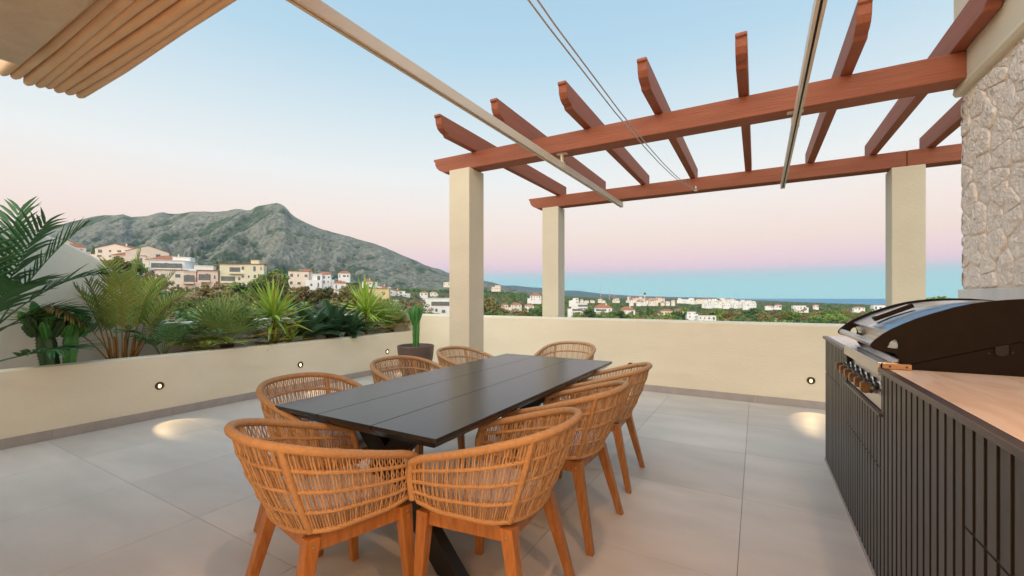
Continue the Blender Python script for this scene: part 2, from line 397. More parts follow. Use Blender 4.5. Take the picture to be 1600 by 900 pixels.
rock = np.clip(0.50 + 0.55*gul + 0.50*gul2 + 0.55*fine + 0.45*(tt-0.55) + 0.35*fbm(XCm/1100, D/700, 3), 0, 1)
at = mo.data.attributes.new('rock', 'FLOAT', 'POINT'); at.data.foreach_set('value', rock.ravel().astype(np.float32))
nt = M_mount.node_tree; bs = nt.nodes['Principled BSDF']; an_ = nt.nodes.new('ShaderNodeAttribute'); an_.attribute_name = 'rock'
mr_ = nt.nodes.new('ShaderNodeMapRange'); mr_.inputs['From Min'].default_value = 0.52; mr_.inputs['From Max'].default_value = 0.84; nt.links.new(an_.outputs['Fac'], mr_.inputs['Value'])
nz_ = nt.nodes.new('ShaderNodeTexNoise'); nz_.inputs['Scale'].default_value = 0.03; nz_.inputs['Detail'].default_value = 8; tc_ = nt.nodes.new('ShaderNodeTexCoord'); nt.links.new(tc_.outputs['Object'], nz_.inputs['Vector'])
ad_ = nt.nodes.new('ShaderNodeMath'); ad_.operation = 'MULTIPLY_ADD'; nt.links.new(nz_.outputs[0], ad_.inputs[0]); ad_.inputs[1].default_value = 1.6; ad_.inputs[2].default_value = -0.35
mu_ = nt.nodes.new('ShaderNodeMath'); mu_.operation = 'MULTIPLY'; mu_.use_clamp = True; nt.links.new(mr_.outputs[0], mu_.inputs[0]); nt.links.new(ad_.outputs[0], mu_.inputs[1])
pm_ = nt.nodes.new('ShaderNodeMix'); pm_.data_type = 'RGBA'; pm_.inputs['B'].default_value = (0.33, 0.31, 0.275, 1)
old = bs.inputs['Base Color'].links[0].from_socket; nt.links.new(old, pm_.inputs['A']); nt.links.new(mu_.outputs[0], pm_.inputs['Factor']); nt.links.new(pm_.outputs['Result'], bs.inputs['Base Color'])
# ---- far hills beyond the plain
fr = [(640,445),(700,440),(757,439),(772,442),(785,446),(805,446.5),(832,449),(847,450),(865,452),(882,454),(897,454),(910,455),(925,457),(940,459),(962,460.5),(985,462),(1030,463.5),(1080,464.6),(1120,465.5)]
pxh = np.linspace(600, 1120, 200); th_ = np.linspace(0, 1.25, 26)
PH, TH2 = np.meshgrid(pxh, th_, indexing='ij'); Dh = 13000+3500*TH2
zh = (HY-np.interp(PH, [a for a, b in fr], [b for a, b in fr]))/F*16500
Zh = np.where(TH2 < 1, -70+(zh+70)*np.sin(np.clip(TH2,0,1)*np.pi/2), zh*(1-(TH2-1)*3)) + fbm(PH/14, TH2*5, 4)*14*np.clip(TH2*(1.1-TH2)*4, 0, 1)
XCh = (PH-800)/F*Dh
M_hill = mat('far_hill', (0.07,0.12,0.13), (0.10,0.15,0.16), 0.95, scale=0.002)  # base tinted blue to carry part of the distance haze
grid_mesh('far_hills', XCh*CA-Dh*SA, XCh*SA+Dh*CA, Zh+CH, M_hill, kind='structure')

# ================================================================== TERRACE SHELL
# floor: a grout bed with the tiles as parts
floor = MB().box(-5.7, 1.3, -2.1, 6.2, -0.35, -0.004).build('floor', M_grout, kind='structure')
TX, TY, TS = -0.08, 3.18, 0.945
kx = range(-6, 2); ky = range(-6, 4)
for i in kx:
    for j in ky:
        x0 = max(TX+TS*i, -5.7+0.012); x1 = min(TX+TS*(i+1), 1.3); y0 = max(TY+TS*j, -2.1); y1 = min(TY+TS*(j+1), 6.2-0.012)
        if x1-x0 < 0.03 or y1-y0 < 0.03: continue
        g = 0.0013
        MB().box(x0+g, x1-g, y0+g, y1-g, -0.0035, 0.0).build('tile', M_tile, floor, bevel=0.0008)
MB().box(-7.2, 3.2, -9, 6.95, -4.6, -0.36).build('terrace_base', M_plaster, kind='structure')

# planter on the left
planter = thing('planter_wall', (-5.7, 2.0, 0), 'long low cream plastered planter wall with grey skirting along the left side', 'planter')
MB().box(-5.86, -5.7, -2.1, 6.2, -0.02, 0.68).build('wall_front', M_plaster, planter, bevel=0.012)
MB().box(-6.60, -5.865, -2.1, 6.2, 0.10, 0.585).build('soil', M_soil, planter)
for k in range(-3, 5):
    y0 = 1.33+k*0.945*1.0; y1 = y0+0.943
    y0 = max(y0, -2.1); y1 = min(y1, 6.188)
    if y1-y0 < 0.02: continue
    MB().box(-5.699, -5.687, y0, y1, 0.001, 0.09).build('skirting_tile', M_skirt, planter, bevel=0.0015)
# arched back wall of the planter
prof = [(-2.1,2.06),(0.4,2.06),(0.9,2.055),(1.177,2.04),(1.333,2.02),(1.475,1.992),(1.6,1.955),(1.758,1.868),(1.87,1.80),(1.953,1.737),(2.03,1.67),(2.096,1.60),(2.16,1.51),(2.22,1.41),(2.27,1.30),(2.32,1.20),(2.38,1.10),(2.46,1.03),(2.56,1.0),(2.7,0.992),(6.2,1.0)]
arch = thing('arched_wall', (-6.6, 2.0, 0), 'cream plastered back wall behind the planter that sweeps up into a high curved end', 'wall')
MB().prism(prof+[(6.2,-0.3),(-2.1,-0.3)], 'yz', -6.8, -6.601).build('wall_body', M_plasterw, arch, bevel=0.02)
# parapet along the far side
par = thing('parapet_wall', (-2.2, 6.35, 0), 'low cream plastered parapet running along the far edge of the terrace', 'wall')
MB().box(-6.8, 3.2, 6.2, 6.55, -0.3, 1.0).build('wall_body', M_plaster, par, bevel=0.02)
x = -5.68
while x < 1.28:
    x1 = min(x+0.943, 1.29)
    MB().box(x, x1, 6.187, 6.199, 0.001, 0.09).build('skirting_tile', M_skirt, par, bevel=0.0015); x = x1+0.002

# columns
def column(x0, x1, y0, y1, z0, z1, label, ztop_j=0.0):
    t = thing('pergola_column', ((x0+x1)/2, (y0+y1)/2, z0), label, 'column', 'pergola columns')
    MB().box(x0, x1, y0, y1, z0, z1).build('shaft', M_column, t, bevel=0.008)
column(-3.21, -2.915, 4.09, 4.40, 0, 2.85, 'square cream column inside the terrace carrying the near pergola beam')
column(-3.175, -2.878, 6.592, 6.87, -0.3, 2.85, 'square cream column on the far parapet under the left end of the back beam')
column(1.383, 1.683, 6.592, 6.88, -0.3, 2.85, 'square cream column behind the grill under the right end of the back beam')

# pergola
perg = thing('pergola', (-1.0, 5.4, 2.85), 'terracotta painted timber pergola with two long beams and crossing rafters', 'pergola')
def beam_end(x, z0, z1, s):       # ogee end profile points from the top going down
    h = z1-z0
    return [(x, z1), (x, z1-0.028), (x+s*0.02, z1-0.035), (x+s*0.025, z1-h*0.40), (x+s*0.045, z1-h*0.60), (x+s*0.085, z1-h*0.78), (x+s*0.14, z1-h*0.88), (x+s*0.16, z0)]
MB().prism(beam_end(-3.50, 2.853, 3.04, 1) + [(1.27, 2.853), (1.27, 3.04)], 'xz', 4.15, 4.35).build('beam', M_terra, perg, bevel=0.006)
MB().prism(beam_end(-3.45, 2.853, 3.04, 1) + [(1.523, 2.853), (1.523, 3.04)], 'xz', 6.62, 6.82).build('beam', M_terra, perg, bevel=0.006)
MB().prism([(1.529,2.853),(2.9,2.853),(2.9,3.04),(1.529,3.04)], 'xz', 6.62, 6.82).build('beam', M_terra, perg, bevel=0.006)
def rafter(x0, x1, y0, y1):
    z0, z1 = 3.043, 3.235
    e = [(y0, z1), (y0, z1-0.025), (y0+0.018, z1-0.032), (y0+0.028, z1-0.09), (y0+0.055, z1-0.135), (y0+0.10, z1-0.158), (y0+0.14, z1-0.165), (y0+0.165, z0)]
    if y0 > 4: e = [(y0, z1), (y0, z0)]
    MB().prism(e + [(y1, z0), (y1, z1)], 'yz', x0, x1).build('rafter', M_terra2, perg, bevel=0.006)
for k in range(6):
    xx = -2.93+0.70*k-0.005; rafter(xx, xx+0.078, 3.49+random.uniform(-0.02,0.02), 6.90)
rafter(1.185, 1.262, 3.48, 6.90)
rafter(1.70, 1.782, 4.45, 6.90)

# awning rails, cables and brackets
def awn_rail(x, zb0, slope, y0, y1, label, w=0.045, h=0.07, xs=0.0):
    t = thing('awning_rail', (x, (y0+y1)/2, zb0), label, 'awning rail', 'awning rails under the pergola')
    m = MB()
    def pt(y, dx, dz): return (x+dx+xs*(y-4.2), y, zb0+slope*y+dz)
    sec = [(0,0),(w*0.36,0),(w*0.36,0.012),(w*0.64,0.012),(w*0.64,0),(w,0),(w,h),(w*0.8,h+0.006),(w*0.2,h+0.006),(0,h)]
    n = len(sec)
    m.add([pt(y0,a,b) for a,b in sec]+[pt(y1,a,b) for a,b in sec], [tuple(range(n)), tuple(range(2*n-1,n-1,-1))]+[(i,n+i,n+(i+1)%n,(i+1)%n) for i in range(n)])
    m.build('rail', M_rail, t)
    g = MB(); g.add([pt(y0,w*0.37,0.010),pt(y0,w*0.63,0.010),pt(y1,w*0.63,0.010),pt(y1,w*0.37,0.010),pt(y0,w*0.37,0.0115),pt(y0,w*0.63,0.0115),pt(y1,w*0.63,0.0115),pt(y1,w*0.37,0.0115)],
         [(0,3,2,1),(4,5,6,7),(0,1,5,4),(1,2,6,5),(2,3,7,6),(3,0,4,7)]); g.build('groove', M_black, t)
    b = MB(); y = 4.22; zt = zb0+slope*y+h+0.006
    b.box(x-0.035, x+w+0.035, y-0.03, y+0.03, 2.846, 2.852); b.box(x+w*0.3, x+w*0.7, y-0.02, y+0.02, zt-0.01, 2.846)
    b.box(x-0.006, x-0.001, y-0.025, y+0.025, zt-0.06, zt+0.01); b.box(x+w+0.001, x+w+0.006, y-0.025, y+0.025, zt-0.06, zt+0.01); b.box(x-0.006, x+w+0.006, y-0.025, y+0.025, zt+0.001, zt+0.012)
    b.build('bracket', M_rail, t)
    e = MB(); e.add([pt(y1+0.001,-0.002,-0.003),pt(y1+0.001,w+0.002,-0.003),pt(y1+0.012,w+0.002,-0.003),pt(y1+0.012,-0.002,-0.003),pt(y1+0.001,-0.002,h+0.01),pt(y1+0.001,w+0.002,h+0.01),pt(y1+0.012,w+0.002,h+0.01),pt(y1+0.012,-0.002,h+0.01)],
        [(0,3,2,1),(4,5,6,7),(0,1,5,4),(1,2,6,5),(2,3,7,6),(3,0,4,7)]); e.build('end_cap', M_rail, t)
awn_rail(-1.82, 2.63, 0.0117, 0.3, 6.52, 'long cream awning rail crossing diagonally from top centre to the back beam')
awn_rail(0.255, 2.715, 0.0, 0.3, 6.45, 'cream awning rail on the right seen almost end on below the beams', xs=0.006)
for off, lab in ((0.0, 'thin grey awning cable, the left one of the sagging pair'), (0.028, 'thin grey awning cable, the right one of the sagging pair')):
    m = MB(); m.tube([(-0.74+off*1.3, 0.9, 2.44), (-0.74+off, 1.6, 2.43), (-0.74+off, 2.54, 2.437), (-0.74+off, 3.3, 2.465), (-0.74+off, 3.9, 2.50), (-0.74+off, 4.5, 2.55), (-0.74+off, 4.97, 2.60), (-0.74+off, 5.5, 2.67), (-0.74+off*0.7, 6.0, 2.75), (-0.735+off*0.3, 6.42, 2.82)], 0.0035, 6)
    m.build('awning_cable', M_cable, smooth=True, label=lab, cat='cable')
MB().box(-0.752, -0.712, 6.40, 6.45, 2.80, 2.815).box(-0.740, -0.724, 6.42, 6.44, 2.815, 2.87).build('cable_hook', M_rail, bevel=0.002, label='small white metal hook holding the cable ends under the back beam', cat='hook')

# folded awning canopy and the house overhang (top left)
can = thing('folded_awning', (-2.0, 1.0, 2.8), 'peach fabric awning folded back into long rounded pleats at the top left', 'awning')
nf = 8
for k in range(nf):
    yc = 0.80 + 0.0525*k; zb = 2.80 + 0.008*math.sin(k*2.1); r = 0.0255
    sec = [(yc+r*math.cos(a), zb+r*0.95+r*math.sin(a)*1.0) for a in np.linspace(math.pi, 2*math.pi, 9)] + [(yc+r*0.9, zb+0.16), (yc-r*0.9, zb+0.16)]
    m = MB(); n = len(sec)
    xs = [-4.42-0.02*math.sin(k*1.7), -4.405, -4.36, -3.6, -2.8, -2.0, -1.0, 0.0, 0.6]
    sc_ = [0.30, 0.75, 1, 1, 1, 1, 1, 1, 1]
    vs = []
    for xi, (xx, s_) in enumerate(zip(xs, sc_)):
        sag = 0.010*math.sin(xx*2.3+k)*0.6
        for a, b in sec: vs.append((xx, yc+(a-yc)*s_+0.006*math.sin(xx*1.9+k*1.3), zb+0.03+(b-zb-0.03)*s_ + sag))
    fs = [tuple(range(n)), tuple((len(xs)-1)*n+i for i in range(n-1, -1, -1))]
    for q in range(len(xs)-1):
        for i in range(n): fs.append((q*n+i, (q+1)*n+i, (q+1)*n+(i+1) % n, q*n+(i+1) % n))
    m.add(vs, fs); m.build('pleat', M_fabric, can, smooth=False)
for o in can.children: o.data.polygons.foreach_set('use_smooth', [True]*len(o.data.polygons))
house = thing('house', (1.3, -1.0, 0), 'house corner with rough white stone facing, plaster cornice and overhang', 'house')
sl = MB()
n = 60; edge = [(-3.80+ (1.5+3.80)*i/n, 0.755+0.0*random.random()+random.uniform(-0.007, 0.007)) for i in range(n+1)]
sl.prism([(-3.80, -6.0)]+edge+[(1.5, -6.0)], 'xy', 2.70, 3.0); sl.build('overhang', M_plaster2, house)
# back wall with unseen glowing doors, added behind the camera as warm fill light
MB().box(-5.2, -1.7, -1.25, -1.0, 0, 2.7).box(1.22, 1.6, -1.25, -1.0, 0, 2.7).box(-1.7, 1.22, -1.25, -1.0, 2.3, 2.7).build('rear_wall', M_plaster, house)
for k in range(2):
    x0 = -1.7+1.46*k
    fr = MB().box(x0, x0+0.05, -1.15, -1.09, 0, 2.3).box(x0+1.41, x0+1.46, -1.15, -1.09, 0, 2.3).box(x0+0.05, x0+1.41, -1.15, -1.09, 0, 0.06).box(x0+0.05, x0+1.41, -1.15, -1.09, 2.24, 2.3).build('added_door', M_black, house)
    MB().box(x0+0.05, x0+1.41, -1.13, -1.11, 0.06, 2.24).build('fill_pane', M_glow, fr)

for dx_ in (-0.45, 0.75):
    rg = MB().rev([(0.055,2.699),(0.055,2.692),(0.045,2.690),(0.043,2.696)], 24, (dx_, 0.40, 0)).build('downlight', M_rail, house)
    MB().rev([(0.0425,2.6985),(0.0425,2.6955),(0.001,2.6955)], 20, (dx_, 0.40, 0)).build('downlight_lamp', M_lens, rg)
    ld = bpy.data.lights.new('downlight', 'SPOT'); ld.energy = 95; ld.color = (1.0, 0.58, 0.29); ld.spot_size = R(150); ld.spot_blend = 0.8; ld.shadow_soft_size = 0.05
    lo = bpy.data.objects.new('downlight_bulb', ld); COL.objects.link(lo); lo.parent = rg; lo.location = Vector((dx_, 0.40, 2.685)) - origin(house); lo.rotation_euler = (R(12), 0, 0)
# stone facing
SX = 1.30; YE = 4.36
MB().box(SX+0.012, 2.6, -2.1, YE-0.012, 1.38, 2.80).build('stone_backing', M_mortar, house)
def clip(poly, a, b, c):    # keep a*x+b*y<=c
    out = []
    for i in range(len(poly)):
        p, q = poly[i], poly[(i+1) % len(poly)]; fp = a*p[0]+b*p[1]-c; fq = a*q[0]+b*q[1]-c
        if fp <= 0: out.append(p)
        if fp*fq < 0:
            t = fp/(fp-fq); out.append((p[0]+(q[0]-p[0])*t, p[1]+(q[1]-p[1])*t))
    return out
def stone_field(u0, u1, v0, v1, du, dv, seed):
    rs = random.Random(seed); pts = []; v = v0; row = 0
    while v < v1:
        hrow = dv*rs.uniform(0.8, 1.25); u = u0 - rs.uniform(0, du)
        while u < u1+du:
            w = du*rs.uniform(0.6, 1.5)
            if rs.random() < 0.22:
                pts.append((u+w/2, v+hrow*0.22)); pts.append((u+w/2+rs.uniform(-.02,.02), v+hrow*0.78))
            else: pts.append((u+w/2, v+hrow/2+rs.uniform(-0.2,0.2)*hrow))
            u += w
        v += hrow; row += 1
    cells = []
    for i, p in enumerate(pts):
        poly = [(u0, v0), (u1, v0), (u1, v1), (u0, v1)]
        for j, q in enumerate(pts):
            if i == j: continue
            if abs(q[0]-p[0]) > 0.7 or abs(q[1]-p[1]) > 0.7: continue
            a, b = q[0]-p[0], q[1]-p[1]; c = a*(p[0]+q[0])/2 + b*(p[1]+q[1])/2
            poly = clip(poly, a, b, c)
            if len(poly) < 3: break
        if len(poly) >= 3: cells.append((p, poly))
    return cells
def stone_mesh(poly, seed, depth=0.03):
    cx = sum(p[0] for p in poly)/len(poly); cy = sum(p[1] for p in poly)/len(poly)
    pts = []
    for i in range(len(poly)):           # subdivide the edges
        p, q = poly[i], poly[(i+1) % len(poly)]; L = math.hypot(q[0]-p[0], q[1]-p[1]); k = max(1, int(L/0.022))
        for j in range(k): t = j/k; pts.append((p[0]+(q[0]-p[0])*t, p[1]+(q[1]-p[1])*t))
    for _ in range(2):                   # round the corners
        pts = [((pts[i-1][0]+2*pts[i][0]+pts[(i+1) % len(pts)][0])/4, (pts[i-1][1]+2*pts[i][1]+pts[(i+1) % len(pts)][1])/4) for i in range(len(pts))]
    rings = [(0.975, -0.2), (0.945, 0.7), (0.91, 0.97), (0.80, 1.0), (0.62, 1.0), (0.42, 1.0), (0.2, 1.0)]
    vs = []; n = len(pts)
    for s_, h in rings:
        for (a, b) in pts:
            r_ = mnoise.noise(Vector((a*14, b*14, seed)))*0.009 + mnoise.noise(Vector((a*60, b*60, seed)))*0.006
            e = mnoise.noise(Vector((a*30, b*30, seed+5)))*0.05
            k = s_ + (e if h < 0.9 else 0)
            vs.append((cx+(a-cx)*k, cy+(b-cy)*k, depth*h + (r_ if h > 0.3 else 0)))
    fs = []
    for q in range(len(rings)-1):
        for i in range(n): fs.append((q*n+i, q*n+(i+1) % n, (q+1)*n+(i+1) % n, (q+1)*n+i))
    fs.append(tuple((len(rings)-1)*n+i for i in range(n)))
    return vs, fs
for i, (p, poly) in enumerate(stone_field(2.55, YE, 1.385, 2.775, 0.21, 0.17, 5)):
    vs, fs = stone_mesh(poly, i*3.1, 0.012+0.010*((i*37) % 10)/10)
    m = MB(); m.add([(SX+0.02-c, a, b) for a, b, c in vs], fs); m.build('stone', M_stone, house, smooth=True)
for i, (p, poly) in enumerate(stone_field(SX, 2.6, 1.385, 2.775, 0.22, 0.16, 8)):
    vs, fs = stone_mesh(poly, i*4.7, 0.024)
    m = MB(); m.add([(a, YE-0.02+c, b) for a, b, c in vs], fs); m.build('stone', M_stone, house, smooth=True)
MB().box(SX+0.021, 2.6, -2.1, 2.54, 1.0, 1.37).build('lower_wall', M_plaster, house)
mc = MB().prism([(SX-0.02, 2.80), (SX-0.035, 2.825), (SX-0.03, 2.85), (SX-0.028, 3.6), (2.6, 3.6), (2.6, 2.80)], 'xz', -2.1, YE+0.03); mc.build('cornice', M_column, house, bevel=0.005)
MB().box(SX-0.012, 2.6, 2.4, YE+0.004, 0.98, 1.378).build('marble_band', M_wmarble, house, bevel=0.003)

# recessed wall lights
def wall_light(p, nrm, label, first=[None]):
    ax = Vector(nrm); side = Vector((0,0,1)).cross(ax).normalized()
    t = thing('wall_light', p, label, 'wall light', 'recessed lights in the terrace walls')
    Rm = Matrix(((side.x, 0, ax.x, 0), (side.y, 0, ax.y, 0), (0, 1, 0, 0), (0, 0, 0, 1)))
    m = MB(); n = 28
    def ring(r_, z): return [(r_*math.cos(2*math.pi*k/n), r_*math.sin(2*math.pi*k/n), z) for k in range(n)]
    prof_ = [(0.043, 0.0), (0.043, 0.005), (0.040, 0.008), (0.033, 0.008), (0.030, 0.004), (0.029, -0.03)]
    vs = []; fs = []
    for r_, z in prof_: vs += ring(r_, z)
    for q in range(len(prof_)-1):
        for k in range(n): fs.append((q*n+k, q*n+(k+1) % n, (q+1)*n+(k+1) % n, (q+1)*n+k))
    m.add(vs, fs); me = m.mesh('ring', M_ring, smooth=True)
    inst('ring', me, t, Rm)
    l = MB(); l.add([(x_*0.015, y_*0.022-0.003, 0.004+0.002*0) for x_, y_ in [(math.cos(2*math.pi*k/20), math.sin(2*math.pi*k/20)) for k in range(20)]]+[(0,-0.006,0.007)], [(k, (k+1) % 20, 20) for k in range(20)])
    inst('lamp', l.mesh('lamp', M_lens), t, Rm)
    b = MB(); b.add(ring(0.0295, 0.001), [tuple(range(n))]); inst('recess', b.mesh('recess', M_ring), t, Rm)
    ld = bpy.data.lights.new('spot', 'SPOT'); ld.energy = 10.0; ld.specular_factor = 0.35; ld.color = (1.0, 0.70, 0.37); ld.spot_size = R(50); ld.spot_blend = 0.4; ld.shadow_soft_size = 0.01
    lo = bpy.data.objects.new('spot', ld); COL.objects.link(lo); lo.parent = t
    dirv = (ax*0.46 + Vector((0,0,-0.35))).normalized()
    lo.location = ax*0.03; lo.rotation_euler = (-dirv).to_track_quat('Z', 'Y').to_euler()
wall_light((-5.699, 2.158, 0.35), (1,0,0), 'small round lit light low in the planter wall, nearest one on the left')
wall_light((-5.699, 3.83, 0.355), (1,0,0), 'small round lit light in the planter wall, between the other two')
wall_light((-5.699, 5.50, 0.36), (1,0,0), 'small round lit light in the planter wall beside the potted cactus')
wall_light((0.565, 6.199, 0.33), (0,-1,0), 'small round lit light low in the parapet beside the slatted counter')
wall_light((-1.576, 6.199, 0.34), (0,-1,0), 'small round lit light in the parapet behind the far right chair')

# ================================================================== TABLE
tab = thing('dining_table', (-1.665, 2.55, 0), 'long charcoal black outdoor dining table with three plank top and crossed legs', 'table')
X0, X1, Y0, Y1 = -2.21, -1.12, 1.34, 3.76
cuts = [X0, -1.862, -1.49, X1]
for k in range(3):
    a, b = cuts[k]+(0.0018 if k else 0), cuts[k+1]-(0.0018 if k < 2 else 0)
    zt, zm, zb = 0.75, 0.732, 0.69; ins = 0.05
    il = ins if k == 0 else 0; ir = ins if k == 2 else 0
    vs = [(a+il, Y0+ins, zb), (b-ir, Y0+ins, zb), (b-ir, Y1-ins, zb), (a+il, Y1-ins, zb),
          (a, Y0, zm), (b, Y0, zm), (b, Y1, zm), (a, Y1, zm), (a, Y0, zt), (b, Y0, zt), (b, Y1, zt), (a, Y1, zt)]
    MB().add(vs, [(0,3,2,1), (0,1,5,4), (1,2,6,5), (2,3,7,6), (3,0,4,7), (4,5,9,8), (5,6,10,9), (6,7,11,10), (7,4,8,11), (8,9,10,11)]).build('plank', M_table, tab, bevel=0.0015)
for yc in (1.62, 3.48):
    for s_ in (1, -1):
        d = Vector((s_*0.63, 0, -0.70)); c = Vector((-1.665 + s_*0.112, yc + s_*0.002, 0.345)); dn = d.normalized()
        sidev = Vector((0, 1, 0)); wv = dn.cross(sidev).normalized()
        hl = 0.345/abs(dn.z)
        m = MB(); vs = []
        for k, z in ((-1, 0.69), (1, 0.0)):
            t = (z-c.z)/dn.z; pc = c + dn*t
            for i, j in ((-1,-1),(1,-1),(1,1),(-1,1)): vs.append((pc.x+i*0.075, yc + j*(0.032 + 0.001*s_), z))
        m.add(vs, [(0,3,2,1),(4,5,6,7),(0,1,5,4),(1,2,6,5),(2,3,7,6),(3,0,4,7)]); m.build('leg', M_tleg, tab, bevel=0.003)
MB().box(-1.71, -1.62, 1.66, 3.44, 0.60, 0.6885).build('stretcher', M_tleg, tab, bevel=0.003)

# ================================================================== CHAIR
def lerp(a, b, t): return a+(b-a)*t
def rim_pt(s):       # s 0..1 : left arm front -> back -> right arm front
    a = s*2-1; sg = -1 if a < 0 else 1; q = abs(a)     # q=1 at arm front, 0 at back centre
    arm = 0.34
    if q > 1-arm:
        t = (q-(1-arm))/arm; x = lerp(0.293, 0.268, t**1.5); y = lerp(-0.05, 0.265, t)
    else:
        ph = q/(1-arm)*math.pi/2; e = 2/2.35
        x = 0.293*abs(math.sin(ph))**e; y = -0.05-0.295*abs(math.cos(ph))**e
    k = min(1, max(0, (0.265-y)/0.61)); z = 0.655 + 0.167*(k*0.75 + 0.25*(k*k*(3-2*k)))
    if y > 0.16: z -= 0.02*((y-0.16)/0.105)**2
    return Vector((sg*x, y, z))
def base_pt(s):
    a = s*2-1; sg = -1 if a < 0 else 1; q = abs(a); arm = 0.38
    if q > 1-arm:
        t = (q-(1-arm))/arm; x = lerp(0.228, 0.248, t); y = lerp(-0.02, 0.258, t)
    else:
        ph = q/(1-arm)*math.pi/2; e = 2/2.3
        x = 0.228*abs(math.sin(ph))**e; y = -0.02-0.182*abs(math.cos(ph))**e
    return Vector((sg*x, y, 0.448 + (0.03*max(0, (y-0.12)/0.14)**1.5 if y > 0.12 else 0)))
def surf(s, v):
    b, r_ = base_pt(s), rim_pt(s); p = b.lerp(r_, v); bul = math.sin(v*math.pi)*0.012
    out = Vector((p.x, p.y+0.02, 0)).normalized(); return p + out*bul
def arclen(fn, n=400):
    pts = [fn(i/n) for i in range(n+1)]; L = [0]
    for i in range(n): L.append(L[-1]+(pts[i+1]-pts[i]).length)
    return L
LR = arclen(rim_pt)
def s_at(t):         # even spacing along the rim
    import bisect
    L = t*LR[-1]; i = min(399, max(0, bisect.bisect_left(LR, L)-1)); return (i + (L-LR[i])/max(1e-9, LR[i+1]-LR[i]))/400
def wrapped(path_fn, length, r_, n=8, pitch=0.0055, sq=1.0):
    k = int(length/pitch)*2; path = [path_fn(i/k) for i in range(k+1)]
    rad = [r_*(1.0 if i % 2 else 0.90) for i in range(k+1)]; return path, rad
chair = thing('dining_chair', (0, 0, 0), 'x', 'chair', 'woven rope dining chairs round the table')
# top rail that turns down at the arm fronts
def rail_path(t):
    L0, L1, L2 = 0.16, LR[-1], 0.16; tot = L0+L1+L2; l = t*tot
    def down(s, k):    # k 0 top .. 1 bottom
        a = surf(s, 1.0); b = surf(s, 0.0); y = 0.022*math.sin(min(1, k*2.2)*math.pi/2); p = a.lerp(b, k); return Vector((p.x, p.y+y-0.012, p.z))
    if l < L0: return down(0.0, 1-l/L0)
    if l > L0+L1: return down(1.0, (l-L0-L1)/L2)
    return rim_pt(s_at((l-L0)/L1))
p_, r__ = wrapped(rail_path, LR[-1]+0.32, 0.0175, 8, 0.0075)
for _ in range(6): p_ = [p_[0]] + [(p_[i-1]+p_[i]*2+p_[i+1])/4 for i in range(1, len(p_)-1)] + [p_[-1]]
MB().tube(p_, r__, 8).build('top_rail', M_rope, chair, smooth=True, local=True, fix=False)
for v, rad in ((0.03, 0.012), (0.27, 0.0092), (0.52, 0.0092), (0.76, 0.0092)):
    p_, r__ = wrapped(lambda t: surf(0.012+0.976*t, v), 1.35, rad, 6, 0.009)
    MB().tube(p_, r__, 6).build('hoop', M_rope, chair, smooth=True, local=True, fix=False)
for s_ in (0.335, 0.665):
    p_, r__ = wrapped(lambda t: surf(s_, 0.02+0.97*t)+Vector((surf(s_,t).x, surf(s_,t).y, 0)).normalized()*0.004, 0.40, 0.0135, 8, 0.007)
    MB().tube(p_, r__, 8).build('post', M_rope, chair, smooth=True, local=True, fix=False)
wv = MB(); NS = 124
for i in range(NS):
    t = (i+0.5)/NS; prs = 1 if i % 2 else -1
    if min(abs(s_at(t)-0.335), abs(s_at(t)-0.665)) < 0.006: continue
    pts = []
    nseg = 9
    for k in range(nseg):
        v = k/(nseg-1); ph = (v/0.25) % 1.0
        lat = prs*0.0012*(math.cos(v*8*math.pi)) * (1 if True else 0)
        zag = 0.0010*math.sin(v*4*math.pi + (0 if prs > 0 else math.pi))
        s = s_at(min(0.999, max(0.001, t + (lat+zag)/LR[-1]*1.0 + 0.004*math.sin(i*12.9+k*3)*0.12)))
        p = surf(s, v); out = Vector((p.x, p.y+0.02, 0)).normalized()
        pts.append(p + out*(0.0045*prs*(0.5+0.5*math.cos(v*8*math.pi))))
    wv.tube(pts, 0.0030+0.0009*((i*7) % 5)/5, 5, mi=(0,0,1,0,2)[(i*i*3+i) % 5], caps=False)
wv.build('woven_rope', [M_rope, M_rope2, M_rope3], chair, smooth=True, local=True, fix=False)
# seat cushion
cu = MB(); prof_c = [(0.90, 0.438), (0.985, 0.446), (1.0, 0.462), (1.0, 0.482), (0.97, 0.496), (0.88, 0.503)]
nn = 40; outl = []
for i in range(nn): outl.append(base_pt(i/(nn-1))*0.9)
vs = []; fs = []
for s_, z in prof_c:
    for p in outl: vs.append((p.x*s_, (p.y-0.02)*s_+0.02, z))
for q in range(len(prof_c)-1):
    for i in range(nn): fs.append((q*nn+i, q*nn+(i+1) % nn, (q+1)*nn+(i+1) % nn, (q+1)*nn+i))
fs.append(tuple(range(nn-1, -1, -1))); fs.append(tuple((len(prof_c)-1)*nn+i for i in range(nn)))
cu.add(vs, fs).build('seat_cushion', M_cushion, chair, smooth=True, local=True)
